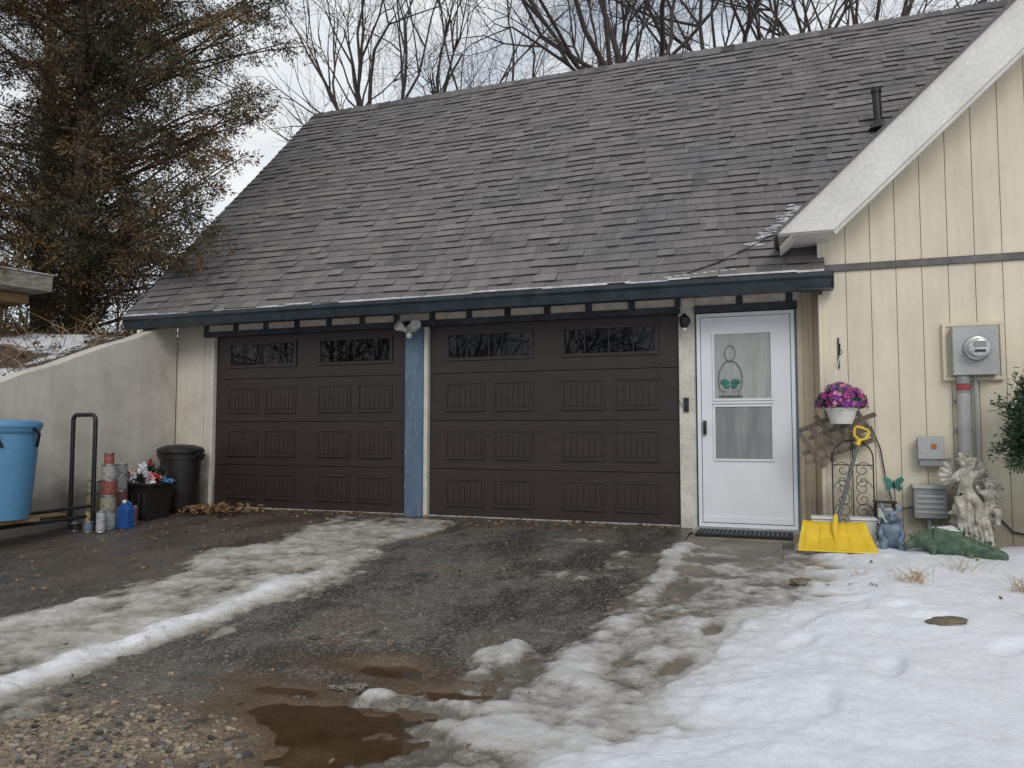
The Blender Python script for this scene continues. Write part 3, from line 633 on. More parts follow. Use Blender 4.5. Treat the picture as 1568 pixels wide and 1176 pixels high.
hb=empty('hanging_flower_basket')
fb=B('pot'); fx,fy,fz=7.30,-.58,1.12
fb.lathe((fx,fy,fz-.10),[(0,0),(.085,0),(.09,.01),(.125,.115),(.135,.12),(.135,.14),(.12,.14)],m_wpl,28)
fb.done(hb)
fb=B('hanger') 
for a in (90,210,330): fb.tube([(fx+.13*math.cos(R(a)),fy+.13*math.sin(R(a)),fz+.03),(fx,fy,fz+.50)],.003,m_wpl,5)
fb.tube([(fx,fy,fz+.50),(fx+.02,fy,fz+.53),(fx,fy,fz+.56)],.004,m_black,6)
fb.tube([(fx,YW-.01,fz+.68),(fx,YW-.01,fz+.40)],.007,m_black,8); fb.tube([(fx,YW-.01,fz+.42),(fx,-.5,fz+.52),(fx,-.58,fz+.57),(fx,-.60,fz+.60)],.006,m_black,8); fb.done(hb)
fb=B('flowers'); ms=[M('petal_magenta',(.42,.03,.20),.6,.3,30),M('petal_purple',(.20,.03,.26),.6,.3,30),M('petal_pink',(.62,.25,.42),.6,.2,30),M('leaf_green',(.03,.09,.03),.6,.3,30)]
for i in range(420):
    d_=Vector(rng.normal(size=3)); d_.normalize(); d_.z=abs(d_.z)*1.0-.25 
    rr=.8+.35*rng.random(); c_=Vector((fx+d_.x*.19*rr,fy+d_.y*.17*rr,fz+.10+d_.z*.19*rr))
    m_=ms[rng.choice([0,0,1,1,2,3])]; a_=d_.orthogonal().normalized(); a_=Matrix.Rotation(rng.random()*6,3,d_)@a_; b_=d_.cross(a_).normalized(); s_=.016+.02*rng.random()
    n5=5; vv=[c_]; ff=[]
    for k in range(n5):
        for o2,rr2 in ((-.4,.7),(0,1),(.4,.7)):
            an=(k+o2)*2*math.pi/n5; vv.append(c_+(a_*math.cos(an)+b_*math.sin(an))*s_*rr2+d_.normalized()*(.008 if rr2==1 else .004))
        q=1+3*k; ff+=[(0,q,q+1),(0,q+1,q+2)]
    fb.faces(vv,ff,m_)
fb.blob((fx,fy,fz+.10),(.145,.13,.13),ms[3],2,.3); fb.done(hb,smooth=False)

m_gwood=M('gray_weathered_slat',(.15,.12,.095),.9,.3,12)
la=B('wooden_lattice') 
for k,(ang,offs,ln) in enumerate(((24,[-.15,-.05,.05,.15],.30),(-58,[-.26,-.16,-.06,.04,.14,.24],.19))):
    for o2 in offs:
        sh_=rng.uniform(-.06,.06); da=rng.uniform(-3,3)
        X=Matrix.Translation((7.27,-.45-.012*k,.93))@Matrix.Rotation(R(-ang+da),4,'Y')
        la.box(-ln+sh_,ln+sh_,-.005,.005,o2-.021,o2+.021,m_gwood,X)
la.done(bev=.002)
tr=B('metal_trellis'); ty=-.48
for xx in (7.22,7.55): tr.tube([(xx,ty,-.05),(xx,ty,.72)],.006,m_black,6)
tr.tube([(7.385+.165*math.cos(t_),ty,.72+.16*math.sin(t_)) for t_ in np.linspace(0,math.pi,14)],.006,m_black,6)
for z in (.12,.66): tr.tube([(7.22,ty,z),(7.55,ty,z)],.005,m_black,6)
def spiral(cx,cz,r,sx,a0=0,turns=1.6):
    return [(cx+sx*r*(1-t_)*math.cos(a0+t_*turns*2*math.pi),ty,cz+r*(1-t_)*math.sin(a0+t_*turns*2*math.pi)) for t_ in np.linspace(0,.85,26)]
for cz in (.26,.46,.62):
    for sx in (-1,1): tr.tube(spiral(7.385+sx*.08,cz,.075,sx),.0035,m_black,5); tr.tube(spiral(7.385+sx*.08,cz-.1,.06,sx,2),.0035,m_black,5)
tr.tube([(7.385,ty,-.05),(7.385,ty,.88)],.005,m_black,6); tr.done()
bs=B('garden_butterfly_stake'); bx,by,bz=7.70,-.52,.50
bs.tube([(bx,by,-.05),(bx+.01,by,bz)],.004,m_black,6)
for sx in (-1,1):
    P=[(0,0,0),(.02*sx,0,.05),(.075*sx,-.01,.085),(.10*sx,-.02,.05),(.06*sx,-.01,.0),(.08*sx,-.02,-.04),(.045*sx,-.01,-.07),(.01*sx,0,-.03)]
    bs.faces([(bx+a*.85,by+b_,bz+c_*.85) for a,b_,c_ in P],[(0,1,2,3,4),(0,4,5,6,7)],m_green)
bs.blob((bx,by-.005,bz),(.008,.008,.05),m_black,1); bs.done(smooth=False)
ln=B('garden_lantern'); lx,ly=7.63,-.50; m_cg=M('lantern_glass',(.6,.6,.55),.2,.1)
for sx in (-1,1):
    for sy in (-1,1): ln.box(lx+sx*.07-.008,lx+sx*.07+.008,ly+sy*.05-.008,ly+sy*.05+.008,.17,.34,m_black)
ln.box(lx-.085,lx+.085,ly-.065,ly+.065,.155,.17,m_black); ln.box(lx-.09,lx+.09,ly-.07,ly+.07,.34,.355,m_black); ln.box(lx-.06,lx+.06,ly-.04,ly+.04,.172,.30,m_cg); ln.box(lx-.01,lx+.01,ly-.01,ly+.01,-.06,.155,m_black); ln.done()

m_yel=M('yellow_plastic',(.74,.50,.03),.4,.10,8,bst=.03)
s=B('snow_shovel'); bx,by=7.21,-1.04
X=Matrix.Translation((bx,by,gh(0,by)+.055))@Matrix.Rotation(R(3),4,'Z')
nx,nz=60,14
def scoop(off):
    vv=[]
    for i in range(nz+1):
        t_=i/nz
        for k in range(nx+1):
            u_=k/nx*2-1; wd=.30-.06*t_**1.5
            py=-.16+.30*t_; pz=.004+.19*t_**1.5+.015*abs(u_)**3*t_
            rib=.016*max(0,math.cos(u_*math.pi*5))**3*min(1,t_*4)*min(1,(1-t_)*6)
            vv.append(X@Vector((u_*wd,py,pz+rib+off)))
    return vv
ff=[]
for i in range(nz):
    for k in range(nx):
        q=i*(nx+1)+k; ff.append((q,q+1,q+nx+2,q+nx+1))
s.faces(scoop(.0),ff,m_yel); s.faces(scoop(-.006),ff,m_yel)
s.tube([X@Vector((-.30+.6*k/12,-.16,.006)) for k in range(13)],.006,m_yel,6)
s.tube([X@Vector((-.24+.48*k/12,.14,.196+.015*abs(k/6-1)**3)) for k in range(13)],.008,m_yel,6)
s.tube([X@Vector((0,-.02,.07)),X@Vector((0,.08,.16)),X@Vector((.02,.15,.26))],[.012,.028,.020],m_yel,10)
sh0=X@Vector((0,.08,.14)); sh1=Vector((7.44,-.52,.88)); s.tube([sh0,sh1],.015,M('shovel_shaft',(.10,.10,.11),.4,.15),12)
dr=(sh1-sh0).normalized(); sd=Vector((1,.1,-.25)).normalized(); sd=(sd-dr*sd.dot(dr)).normalized()
s.tube([sh1-dr*.06,sh1],.021,m_yel,12)
s.tube([sh1,sh1+dr*.03+sd*.05,sh1+dr*.10+sd*.062,sh1+dr*.125+sd*.045,sh1+dr*.125-sd*.045,sh1+dr*.10-sd*.062,sh1+dr*.03-sd*.05,sh1],.013,m_yel,10)
s.done(ang=60)
for k,(px_,wd_) in enumerate(((7.12,.17),(7.44,.20))):
    s=B('white_bucket'); z0=gh(0,-.72)
    s.faces([(px_-wd_*.42,-.78,z0),(px_+wd_*.42,-.78,z0),(px_+wd_*.42,-.66,z0),(px_-wd_*.42,-.66,z0),(px_-wd_*.5,-.80,z0+.25),(px_+wd_*.5,-.80,z0+.25),(px_+wd_*.5,-.64,z0+.25),(px_-wd_*.5,-.64,z0+.25)],[(0,3,2,1),(4,5,6,7),(0,1,5,4),(1,2,6,5),(2,3,7,6),(3,0,4,7)],m_wpl)
    s.box(px_-wd_*.53,px_+wd_*.53,-.81,-.63,z0+.251,z0+.27,m_wpl); s.done(bev=.015)
dm=B('door_mat'); dm.box(6.03,6.88,-.56,-.15,-.01,.012,M('black_mat',(.015,.015,.016),.9,.3,40)) 
for i in range(20): dm.box(6.06+i*.04,6.075+i*.04,-.545,-.165,.0125,.018,m_blackpl)
dm.done(bev=.004)
st=B('door_step'); st.box(5.985,6.99,-.62,-.0,-.16,-.011,m_conc); st.done(bev=.01)

# ---------------------------------------------------------------- statues (skin)
def skin(name,verts,edges,rad,mat,parent=None,sub=2,root=0,xf=None):
    me=bpy.data.meshes.new(name); me.from_pydata([Vector(v) for v in verts],edges,[]); me.materials.append(mat)
    o=obj(name,me,parent); o.modifiers.new('skin','SKIN') 
    for i,sv in enumerate(me.skin_vertices[0].data):
        r_=rad[i]; sv.radius=r_ if hasattr(r_,'__len__') else (r_,r_); sv.use_root=(i==root)
    o.modifiers['skin'].use_smooth_shade=True
    sm=o.modifiers.new('sub','SUBSURF'); sm.levels=sub; sm.render_levels=sub
    if xf: o.matrix_local=xf
    return o
m_stone=M('weathered_white_stone',(.40,.36,.28),.85,.35,14,c2=(.64,.60,.53),bs=35,bst=.5); m_stone2=M('dark_stone',(.24,.20,.155),.9,.3,12,bs=35,bst=.5)
an=empty('angel_statue'); an.location=(8.25,-.66,gh(0,-.66)-.02)
bse=B('pedestal')
for i in range(10): 
    a=i*.7; bse.blob((.09*math.cos(a),.06*math.sin(a),.05+.03*i),(.13-.006*i,.11-.005*i,.07),m_stone2 if i%3==0 else m_stone,3,.5,8)
bse.blob((-.02,0,.34),(.13,.11,.12),m_stone,3,.5,9); bse.blob((.10,.02,.18),(.07,.07,.14),m_stone2,3,.6,9); bse.done(an,center=False)
def cherub(px,pz,sc,flip,nm):
    v=[(0,0,0),(0,0,.07),(0,-.005,.15),(0,-.01,.20),(0,-.015,.24),(0,-.015,.31),
       (-.05,-.01,.185),(-.10,-.05,.13),(-.06,-.10,.16),(.05,-.01,.185),(.10,-.04,.20),(.12,-.05,.27),
       (-.04,-.02,-.01),(-.06,-.11,-.02),(-.05,-.12,-.12),(-.05,-.16,-.14),(.045,-.02,-.01),(.07,-.09,-.05),(.05,-.09,-.15),(.05,-.13,-.17)]
    ed=[(0,1),(1,2),(2,3),(3,4),(4,5),(3,6),(6,7),(7,8),(3,9),(9,10),(10,11),(0,12),(12,13),(13,14),(14,15),(0,16),(16,17),(17,18),(18,19)]
    ra=[.06,.055,.055,.04,.022,.05,.03,.024,.018,.03,.024,.018,.045,.038,.025,.018,.045,.036,.025,.018]
    v=[(flip*a*sc,b_*sc,c_*sc) for a,b_,c_ in v]; skin(nm,v,ed,[r_*sc for r_ in ra],m_stone,an,2,0,Matrix.Translation((px,-.05,pz)))
    h=B(nm+'_head'); hc=Vector((px,-.07,pz+.29*sc)); h.blob(hc,(.052*sc,.056*sc,.062*sc),m_stone,3)
    h.blob(hc+Vector((0,-.056*sc,-.008)),(.010,.012,.012),m_stone,2)
    for sx in (-1,1): h.blob(hc+Vector((sx*.02*sc,-.05*sc,.008)),(.007,.004,.005),m_stone2,1); h.blob(hc+Vector((sx*.027*sc,-.04*sc,-.02*sc)),(.016,.014,.014),m_stone,1)
    h.blob(hc+Vector((0,-.052*sc,-.03*sc)),(.012,.005,.004),m_stone2,1)
    for i in range(34):
        d_=Vector(rng.normal(size=3)).normalized()
        if d_.y<-.45 and d_.z<.55: continue
        h.blob(hc+Vector((d_.x*.056,d_.y*.056,d_.z*.062))*sc,.018*sc,m_stone2 if i%4==0 else m_stone,1)
    h.done(an,center=False)
    wg=B(nm+'_wings')
    for sx in (-1,1):
        for k in range(8):
            a=R(70-k*20); l_=(.17-.010*k)*sc; c0=Vector((px+sx*.03,.02,pz+.15*sc)); e_=c0+Vector((sx*math.cos(a)*l_,.03,math.sin(a)*l_)); wg.tube([c0,c0.lerp(e_,.5),e_],[.012,.024*sc,.016*sc],m_stone,7)
    wg.done(an,center=False)
cherub(-.04,.47,1.05,1,'cherub'); cherub(.12,.38,.75,-1,'small_cherub')
ex_b=B('drapery') 
for i in range(7): ex_b.tube([(-.09+.03*i,-.10,.44),(-.11+.03*i,-.135,.34),(-.10+.035*i,-.13,.2),(-.08+.03*i,-.14,.06)],[.015,.022,.018,.022],m_stone,7)
ex_b.done(an,center=False)
m_bl=M('blue_glazed_stone',(.10,.16,.23),.5,.3,14,c2=(.20,.27,.34),bs=40,bst=.4)
gn=empty('gargoyle_statue'); gn.location=(7.63,-.93,gh(0,-.93)+.0)
v=[(0,0,.13),(0,-.01,.20),(0,-.015,.255),(0,-.02,.28),(-.06,-.01,.235),(-.085,-.03,.17),(-.05,-.08,.13),(.06,-.01,.235),(.085,-.03,.17),(.05,-.08,.13),(-.05,-.02,.11),(-.075,-.09,.12),(-.06,-.08,.03),(-.07,-.13,.015),(.05,-.02,.11),(.075,-.09,.12),(.06,-.08,.03),(.07,-.13,.015)]
ed=[(0,1),(1,2),(2,3),(2,4),(4,5),(5,6),(2,7),(7,8),(8,9),(0,10),(10,11),(11,12),(12,13),(0,14),(14,15),(15,16),(16,17)]
skin('body',v,ed,[.07,.06,.045,.03,.028,.022,.02,.028,.022,.02,.045,.035,.025,.02,.045,.035,.025,.02],m_bl,gn)
h=B('head_and_wings'); h.blob((0,-.03,.325),(.05,.048,.05),m_bl,3); h.blob((0,-.08,.31),(.025,.03,.02),m_bl,2)
for sx in (-1,1):
    h.tube([(sx*.035,-.02,.35),(sx*.065,-.02,.395),(sx*.07,-.01,.43)],[.02,.014,.003],m_bl,8)
    h.blob((sx*.018,-.075,.338),(.008,.006,.008),m_black,1)
    for k in range(4): h.tube([(sx*.03,.04,.22),(sx*(.07+.010*k),.05,.29-.04*k),(sx*(.09),.04,.31-.065*k)],[.012,.02,.004],m_bl,6)
h.lathe((0,-.02,0),[(0,0),(.095,0),(.10,.02),(.085,.05),(0,.05)],m_bl,16); h.done(gn,center=False)
m_gr=M('green_scaly_stone',(.055,.10,.065),.6,.35,18,c2=(.11,.17,.10),bs=45,bst=.8)
al=empty('alligator_statue'); al.location=(8.03,-1.12,gh(0,-1.12)+.06)
v=[(-.02,.02,.12),(-.13,.05,.13),(-.24,.06,.10),(-.33,.04,.05),(.10,-.02,.10),(.19,-.08,.06),(.27,-.13,.04),(.34,-.17,.035),(-.14,-.06,.05),(-.15,-.10,.0),(.10,-.10,.05),(.10,-.15,.0),(-.14,.14,.04),(.12,.08,.03)]
ed=[(0,1),(1,2),(2,3),(0,4),(4,5),(5,6),(6,7),(1,8),(8,9),(4,10),(10,11),(1,12),(4,13)]
skin('body',v,ed,[.095,.08,.055,.02,.09,.07,.055,.035,.03,.022,.03,.022,.03,.03],m_gr,al)
h=B('scales_and_eyes')
for t_ in np.linspace(0,1,16):
    x=-.28+.50*t_; y_=.06-.16*max(0,t_-.45); z_=.085+.125*math.sin(math.pi*(.12+.80*t_)); h.lathe((x,y_,z_),[(.018,0),(.010,.015),(.0,.03)],m_gr,7)
for sx in (-1,1): h.blob((.21+sx*.03,-.10+sx*.03,.125),.017,m_gr,2); h.blob((.215+sx*.03,-.11+sx*.03,.128),.008,m_black,1)
h.done(al,center=False)
sc_=B('snow_on_statue'); sc_.blob((-.03,.04,.195),(.10,.05,.03),m_sn2,3,.6); sc_.done(al,center=False)

# ---------------------------------------------------------------- stones, leaves, grass
m_bst=M('brown_stone',(.16,.125,.09),.8,.3,8,bst=.4)
for (x,y,a) in ((6.93,-2.05,70),(7.66,-3.12,35)):
    ss=B('stepping_stone'); t=float(T(np.array(x),np.array(y))); ss.blob((x,y,gh(0,y)+max(t,.01)+.010),(.12,.07,.018),m_bst,3,.35,6,X=Matrix.Rotation(R(a),3,'Z')); ss.done()
m_leaf=M('dead_leaf',(.16,.08,.035),.8,.45,6,c2=(.30,.18,.09))
lf=B('fallen_leaves')
def leaf(x,y,z,s_):
    a=rng.random()*6.28; X=Matrix.Translation((x,y,z))@Matrix.Rotation(a,4,'Z')@Matrix.Rotation(rng.normal()*.5,4,'X')@Matrix.Rotation(rng.normal()*.4,4,'Y')
    P=[(-1,0,0),(-.45,.5,.12),(-.1,.35,.1),(.2,.55,.18),(1,0,.1),(.2,-.55,.15),(-.1,-.35,.1),(-.45,-.5,.12)]
    lf.faces([X@(Vector(p)*s_) for p in P],[(0,1,2,7),(2,3,4),(2,4,6),(4,5,6),(2,6,7)],m_leaf)
for i in range(420):
    x=rng.normal()*.35+.1; y=-.35+rng.normal()*.16
    if x<-.5 or y>-.02: continue
    leaf(x,y,gh(0,y)+.02+.05*rng.random(),.03+.02*rng.random())
for i in range(300):
    x=rng.uniform(-.5,5.8); y=-abs(rng.normal())*.22-.05; leaf(x,y,gh(0,y)+.015,.016+.015*rng.random())
for i in range(520):
    x=rng.uniform(-.5,2.4); y=rng.uniform(-5,-.2); leaf(x,y,gh(0,y)+.022,.010+.014*rng.random())
for i in range(130):
    x=rng.uniform(3.0,6.6); y=rng.uniform(-5.8,-.2); leaf(x,y,gh(0,y)+.024,.008+.014*rng.random())
for i in range(22):
    x=rng.uniform(6.6,9); y=rng.uniform(-3.5,-.7); leaf(x,y,float(snow_z(np.array(x),np.array(y)))+.01,.022)
for i in range(300):
    x=rng.uniform(-3,-.82); y=rng.uniform(-4,1.0); leaf(x,y,float(hill(np.array(x),np.array(y)))+.02,.04)
lf.done(smooth=False,center=False)
pb=B('gravel'); m_pb=[M('pebble_tan',(.30,.24,.17),.8,.3,20,bst=0),M('pebble_gray',(.16,.15,.14),.7,.3,20,bst=0),M('pebble_dark',(.06,.05,.045),.6,.3,20,bst=0)]
for i in range(1300):
    if i<750: x=4.35+rng.normal()*.5; y=-5.5+rng.normal()*.25
    else: x=rng.uniform(2.5,5.9) if i%2 else rng.uniform(0,5.9); y=rng.uniform(-5.6,-1.)
    if x>5.9 or pudmask(np.array(x),np.array(y))>-.05: continue
    z=float(drive_z(np.array(x),np.array(y))); s_=(.005+.013*rng.random()**2)*(1 if i<750 else .6); pb.blob((x,y,z+s_*.2),(s_*1.3,s_,s_*.6),m_pb[rng.choice([0,0,1,2]) if i<750 else rng.choice([0,1,2,2])],1,.5)
pb.done(center=False)
ic=B('ice_chunk') 
for (x,y,s_) in ((4.93,-4.62,.035),(4.86,-4.66,.03),(5.0,-4.68,.022),(4.3,-4.05,.025),(4.75,-4.82,.02),(5.12,-4.78,.025)):
    ic.blob((x,y,max(float(drive_z(np.array(x),np.array(y))),PL)+s_*.15),(s_*1.5,s_,s_*.35),m_ice,3,.9,9)
ic.done(center=False,ang=60)
m_dg=M('dry_grass',(.42,.30,.15),.9,.3,10,bst=0)
for (gx,gy,n_) in ((7.62,-2.15,55),(8.25,-2.3,75),(8.0,-1.75,25),(8.1,-3.0,14),(7.3,-1.9,10)):
    gg=B('dry_grass_clump'); z=float(snow_z(np.array(gx),np.array(gy)))-.02
    for i in range(n_):
        a=rng.random()*6.28; l_=.06+.13*rng.random(); lean=.3+.9*rng.random(); p0=Vector((gx+rng.normal()*.05,gy+rng.normal()*.05,z)); dd=Vector((math.cos(a)*lean,math.sin(a)*lean,1)).normalized()
        gg.tube([p0,p0+dd*l_*.6,p0+dd*l_+Vector((math.cos(a),math.sin(a),-.3))*l_*.25],[.0020,.0015,.0006],m_dg,4)
    gg.done()

# ---------------------------------------------------------------- trees
m_bark=M('gray_bark',(.075,.062,.055),.9,.3,8,bst=0); m_bark2=M('cedar_bark',(.07,.045,.032),.9,.3,8,bst=0)
def tree_mesh(name,seed,H,r0,nch=(6,5,5,4,4),spread=.6,mat=m_bark):
    rg=random.Random(seed); cu=bpy.data.curves.new(name+'_c','CURVE'); cu.dimensions='3D'; cu.bevel_depth=1; cu.bevel_resolution=0; cu.use_fill_caps=False
    levels=len(nch)
    def add(pts):
        s=cu.splines.new('POLY'); s.points.add(len(pts)-1)
        for q,(p,r_) in zip(s.points,pts): q.co=(p.x,p.y,p.z,1); q.radius=r_
    def br(p,d,L,r_,lev):
        n=8 if lev<2 else (5 if lev<4 else 3); pts=[(p.copy(),r_)]; q=p.copy(); d=d.copy(); st=[]
        for i in range(n):
            d=(d+Vector((rg.gauss(0,1),rg.gauss(0,1),rg.gauss(0,1)))*(.10 if lev==0 else .18)+Vector((0,0,.06))).normalized()
            q=q+d*L/n; rr=r_*(1-.72*(i+1)/n); pts.append((q.copy(),max(rr,.003))); st.append((q.copy(),d.copy(),rr))
        add(pts)
        if lev>=levels: return
        for j in range(nch[lev]):
            f=rg.uniform(.25,1) if lev else rg.uniform(.45,1); i=min(n-1,int(f*n)); q,dd,rr=st[i]
            ax=dd.orthogonal().normalized(); ax=Matrix.Rotation(rg.uniform(0,6.28),3,dd)@ax
            nd=(dd+ax*rg.uniform(.5,1.1)*spread*1.3).normalized(); br(q,nd,L*rg.uniform(.5,.75) if lev else L*rg.uniform(.7,.95),max(rr*.8,.004),lev+1)
    br(Vector((0,0,0)),Vector((0,0,1)),H*.5,r0,0)
    o=bpy.data.objects.new('tmp',cu); col.objects.link(o); dg=bpy.context.evaluated_depsgraph_get(); me=bpy.data.meshes.new_from_object(o.evaluated_get(dg)); bpy.data.objects.remove(o); me.name=name; me.materials.clear(); me.materials.append(mat); return me
tc=[tree_mesh('bare_tree_a',3,16,.26),tree_mesh('bare_tree_b',9,17,.24,spread=.7),tree_mesh('bare_tree_c',21,15,.2,spread=.5),tree_mesh('bare_tree_d',33,12,.16,nch=(7,5,5,3),spread=.6)]
def put(i,x,y,z,s_,rz,name='bare_tree'):
    o=bpy.data.objects.new(name,tc[i]); col.objects.link(o); o.location=(x,y,z); o.scale=(s_,)*3; o.rotation_euler=(0,0,rz); return o
put(0,2.6,11.5,1,1.08,.4); put(1,4.6,11.0,1,1.05,2.0); put(2,-.5,13,1,1.05,1.0); put(1,7.0,14,1,1.15,4.4); put(2,10.0,14,1,1.2,2.2); put(0,-4,15,2,1.1,3.3); put(2,4.9,14,1,1.2,5.1)
for k in range(20): put(3,-34+k*2.4+random.uniform(-1,1),-26-random.uniform(0,10),-.6,.8+random.random()*.4,k*1.3)
dt=bpy.data.meshes.new('distant_trees') 
vv=[];ff=[]
for k in range(600):
    a=rng.uniform(0,2*math.pi); rr=rng.uniform(50,95); x,y=rr*math.cos(a),rr*math.sin(a); H=rng.uniform(7,13); z0=float(hill(np.array(x),np.array(y)))-.3
    for j in range(9):
        ta=rng.uniform(-.5,.5) if j else 0; zb=z0+(rng.uniform(.2,.6)*H if j else 0); ht=H*(1 if j==0 else rng.uniform(.25,.45)); wd=.18 if j==0 else .06
        px_,py_=-math.sin(a),math.cos(a); ex2=ta*ht*1.3
        i=len(vv); vv+=[(x-px_*wd,y-py_*wd,zb),(x+px_*wd,y+py_*wd,zb),(x+px_*ex2,y+py_*ex2,zb+ht)]; ff.append((i,i+1,i+2))
dt.from_pydata(vv,[],ff); dt.materials.append(m_bark); obj('distant_trees',dt)

m_fol,nt,b=newmat('cedar_foliage'); tcn=N(nt,'ShaderNodeTexCoord'); at=N(nt,'ShaderNodeAttribute',attribute_name='tone')
n1=noise(nt,tcn.outputs['Object'],.9,4)
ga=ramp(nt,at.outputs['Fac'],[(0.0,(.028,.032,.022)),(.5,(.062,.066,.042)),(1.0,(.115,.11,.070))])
br_=ramp(nt,at.outputs['Fac'],[(0.0,(.06,.036,.017)),(1.0,(.25,.145,.055))])
at2=N(nt,'ShaderNodeAttribute',attribute_name='rust')
ad=N(nt,'ShaderNodeMath',op='MULTIPLY_ADD'); nt.links.new(at2.outputs['Fac'],ad.inputs[0]); ad.inputs[1].default_value=.25; nt.links.new(n1,ad.inputs[2])
nt.links.new(mix(nt,ramp(nt,ad.outputs[0],[(.46,0.10),(.64,.9)]),ga,br_),b.inputs['Base Color']); b.inputs['Roughness'].default_value=.7; b.inputs['Specular IOR Level'].default_value=.2
m_fol2,nt,b=newmat('shrub_foliage'); at=N(nt,'ShaderNodeAttribute',attribute_name='tone')
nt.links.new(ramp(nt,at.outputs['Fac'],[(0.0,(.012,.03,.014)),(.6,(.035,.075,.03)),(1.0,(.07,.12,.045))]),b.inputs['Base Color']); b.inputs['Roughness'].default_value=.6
def foliage(name,P,D,Ln,Wd,mat,parent,tone,rust=None):
    n=len(P); D=D/np.linalg.norm(D,axis=1,keepdims=True); S=np.cross(D,rng.normal(size=(n,3))); S/=np.linalg.norm(S,axis=1,keepdims=True)
    a=P-S*Wd[:,None]*.5; b_=P+D*Ln[:,None]*.5+S*Wd[:,None]; c_=P+D*Ln[:,None]; d_=P+D*Ln[:,None]*.4-S*Wd[:,None]
    V=np.stack([a,b_,c_,d_],1).reshape(-1,3); F=np.arange(4*n).reshape(-1,4)
    me=bpy.data.meshes.new(name); me.vertices.add(4*n); me.vertices.foreach_set('co',V.reshape(-1).astype(np.float32))
    me.loops.add(4*n); me.loops.foreach_set('vertex_index',F.reshape(-1).astype(np.int32)); me.polygons.add(n); me.polygons.foreach_set('loop_start',(np.arange(n)*4).astype(np.int32)); me.polygons.foreach_set('loop_total',np.full(n,4,np.int32))
    me.update(calc_edges=True); at=me.attributes.new('tone','FLOAT','FACE'); at.data.foreach_set('value',tone.astype(np.float32))
    if rust is not None: at=me.attributes.new('rust','FLOAT','FACE'); at.data.foreach_set('value',rust.astype(np.float32))
    me.materials.append(mat)
    return obj(name,me,parent)
def cedar(bx,by,bz,H,rmax,seed,nl,nsub,nleaf,bias=None,rust=0.,z0f=0,extra=()):
    rg=np.random.default_rng(seed); root=empty('cedar_tree'); root.location=(bx,by,bz); t=B('trunk_and_limbs')
    t.tube([(0,0,-.3),(.08,.03,H*.25),(-.05,.08,H*.5),(.05,0,H*.75),(0,0,H*.98)],[.18,.16,.12,.07,.02],m_bark2,10)
    Ps=[];Ds=[];Ts=[]
    jobs=[]
    for k in range(nl):
        z0=H*(z0f+(.97-z0f)*(k+rg.random())/nl); az=rg.uniform(0,2*math.pi); f=z0/H
        L=rmax*(1-f**2.5*.75)*rg.uniform(.40,1.15)
        if bias is not None: L*=1+.35*math.cos(az-bias)
        jobs.append((z0,az,L,rg.uniform(-.05,.5),0))
    jobs+=[tuple(e)+(1,) for e in extra]
    for z0,az,L,up,xt in jobs:
        d=Vector((math.cos(az),math.sin(az),up)).normalized(); q=Vector((0,0,z0)); pts=[q.copy()]; n=8
        for i in range(n):
            d=(d+Vector(rg.normal(size=3))*(.05 if xt else .10)+Vector((0,0,(-.03 if xt else -.06) if i>4 else .02))).normalized(); q=q+d*L/n; pts.append(q.copy())
        t.tube(pts,[.030*(1-i/(n+.5))+.003 for i in range(n+1)],m_bark2,5)
        tl=rg.normal()*.14
        for j in range(nsub+(8 if xt else 0)):
            u_=n*rg.uniform(.03,1); i=min(n-1,int(u_)); p=pts[i].lerp(pts[i+1],u_-i); dd=(pts[i+1]-pts[i]).normalized()
            sd=Vector(rg.normal(size=3)); sd.z*=.6; sd=(sd.normalized()+dd*.6+Vector((0,0,-.22))).normalized(); l_=rg.uniform(.25,.70)*(1.15-.5*u_/n)
            if j%4==0: e_=p+sd*l_; t.tube([p,p.lerp(e_,.5)+Vector((0,0,-.01)),e_],[.006,.005,.002],m_bark2,3)
            s_=rg.random(nleaf)**.8; br2=rg.normal(size=(nleaf,3))
            pp=np.array(p)[None]+np.array(sd*l_)[None]*s_[:,None]+br2*.05*(1.05-s_[:,None]*.6)+np.array([0,0,-.03])*s_[:,None]**2
            dn=np.array(sd)[None]*1.0+br2*.8+np.array([0,0,-.15])
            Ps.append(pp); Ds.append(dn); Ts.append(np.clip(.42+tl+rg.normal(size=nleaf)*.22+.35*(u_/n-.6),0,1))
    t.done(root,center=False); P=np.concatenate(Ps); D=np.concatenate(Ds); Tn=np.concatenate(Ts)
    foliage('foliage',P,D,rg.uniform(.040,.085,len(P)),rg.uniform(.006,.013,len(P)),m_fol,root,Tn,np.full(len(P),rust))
    return len(P)
ex1=[(rng.uniform(.9,1.7),R(rng.uniform(-27,-17)),rng.uniform(3.6,4.8),rng.uniform(.0,.08)) for _ in range(9)]+[(rng.uniform(1.6,3.0),R(rng.uniform(-20,-8)),rng.uniform(3.2,4.0),rng.uniform(.05,.2)) for _ in range(6)]+[(rng.uniform(3.0,5.2),R(rng.uniform(-18,12)),rng.uniform(3.4,4.7),rng.uniform(.0,.3)) for _ in range(14)]
n_=cedar(-3.5,.9,2.1,9.3,2.8,5,170,19,52,bias=R(-15),rust=.1,extra=ex1)
n_+=cedar(-4.7,-1.0,2.2,8,2.0,8,125,18,52,rust=1.2,z0f=.0)
n_+=cedar(-6.3,2.5,2.6,9,2.7,12,100,17,46,rust=.8)
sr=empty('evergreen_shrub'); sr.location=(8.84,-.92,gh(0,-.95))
t=B('stems'); Ps=[];Ds=[]
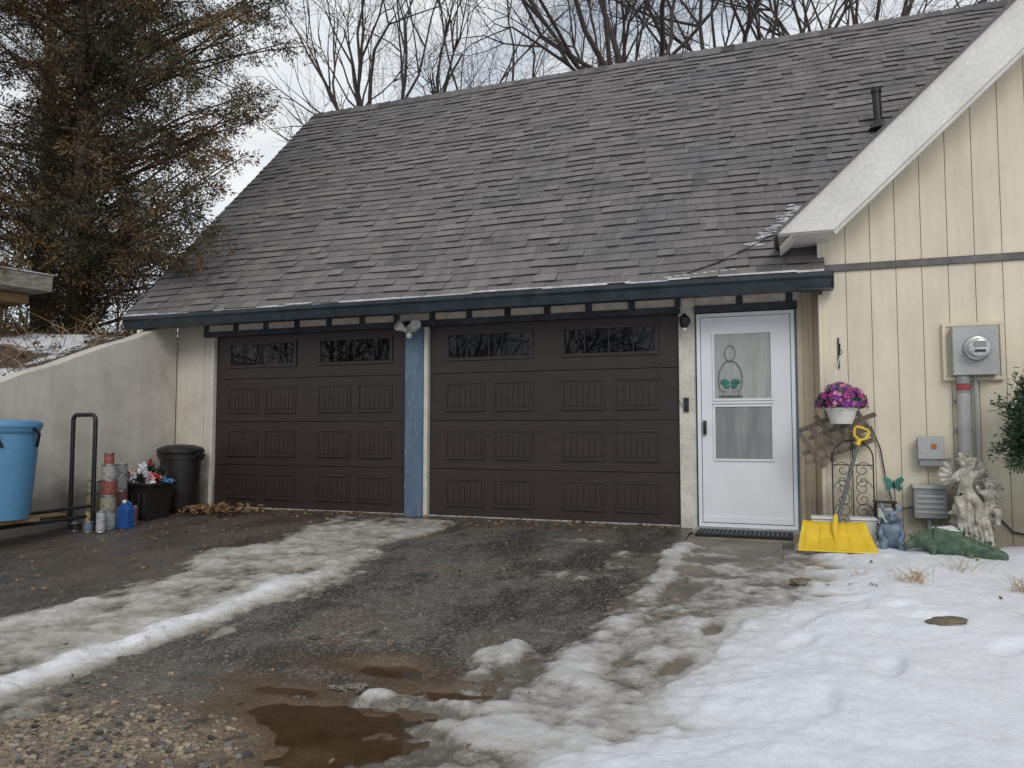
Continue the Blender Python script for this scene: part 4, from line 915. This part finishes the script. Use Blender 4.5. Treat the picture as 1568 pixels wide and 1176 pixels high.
for k in range(130):
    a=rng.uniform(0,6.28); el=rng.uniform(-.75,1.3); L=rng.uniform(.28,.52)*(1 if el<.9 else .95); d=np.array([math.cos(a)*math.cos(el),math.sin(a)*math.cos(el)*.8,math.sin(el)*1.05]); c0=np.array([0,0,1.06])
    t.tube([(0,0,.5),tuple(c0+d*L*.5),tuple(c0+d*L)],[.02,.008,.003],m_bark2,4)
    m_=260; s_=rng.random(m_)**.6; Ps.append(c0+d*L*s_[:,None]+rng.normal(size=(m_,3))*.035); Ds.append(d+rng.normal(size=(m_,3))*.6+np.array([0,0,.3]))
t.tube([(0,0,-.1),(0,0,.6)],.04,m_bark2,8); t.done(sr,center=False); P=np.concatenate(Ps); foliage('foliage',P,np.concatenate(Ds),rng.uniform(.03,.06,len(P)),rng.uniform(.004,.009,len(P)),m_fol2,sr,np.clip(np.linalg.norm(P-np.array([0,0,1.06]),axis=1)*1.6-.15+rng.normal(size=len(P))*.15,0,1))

bh=B('brush') 
for i in range(420):
    x=rng.uniform(-3.5,-.9); y=rng.uniform(-3.5,.6); z=float(hill(np.array(x),np.array(y))); a=rng.random()*6.28; l_=.15+.35*rng.random(); dd=Vector((math.cos(a)*.8,math.sin(a)*.8,1)).normalized(); p0=Vector((x,y,z-.02))
    bh.tube([p0,p0+dd*l_*.6,p0+dd*l_+Vector((math.cos(a),math.sin(a),-.2))*l_*.3],[.004,.003,.001],m_dg if i%3==0 else m_bark2,4)
bh.done(center=False)
print('foliage faces',n_)

# ---------------------------------------------------------------- camera, light, sky
cam=bpy.data.cameras.new('camera'); co=bpy.data.objects.new('camera',cam); col.objects.link(co)
cam.sensor_width=36; cam.lens=27.05; cam.clip_end=2000; co.location=(6.909,-7.88,.97); co.rotation_euler=(R(93.4),0,R(20.1)); scene.camera=co
sd=Vector((4,-9,6.5)).normalized(); sun=bpy.data.lights.new('sun','SUN'); sun.energy=1.0; sun.angle=R(25); sun.color=(1,.97,.93); so=bpy.data.objects.new('sun',sun); col.objects.link(so); so.rotation_euler=sd.to_track_quat('Z','Y').to_euler(); so.location=(5,-20,20)
wd=bpy.data.worlds.new('World'); scene.world=wd; wd.use_nodes=True; nt=wd.node_tree; bg_=nt.nodes['Background']; bg_.inputs['Strength'].default_value=.1
sk=N(nt,'ShaderNodeTexSky',sky_type='NISHITA'); sk.sun_disc=False; sk.sun_elevation=math.asin(sd.z); sk.sun_rotation=math.atan2(sd.x,sd.y)
tcn=N(nt,'ShaderNodeTexCoord'); mp=N(nt,'ShaderNodeMapping'); mp.inputs['Scale'].default_value=(1,1,2.2); nt.links.new(tcn.outputs['Generated'],mp.inputs['Vector'])
cn=noise(nt,mp.outputs['Vector'],2.0,5,.55); cn2=noise(nt,mp.outputs['Vector'],3.5,5,.55)
cl=ramp(nt,cn2,[(.3,(.70,.78,.87)),(.60,(.97,.99,1.0))]) 
sc2=N(nt,'ShaderNodeVectorMath',op='SCALE'); nt.links.new(cl,sc2.inputs[0]); sc2.inputs['Scale'].default_value=9.7
fin=mix(nt,ramp(nt,cn,[(.36,.5),(.52,.97)]),sk.outputs['Color'],sc2.outputs[0]); nt.links.new(fin,bg_.inputs['Color'])
scene.view_settings.view_transform='Standard'; scene.view_settings.look='None'; scene.view_settings.exposure=0
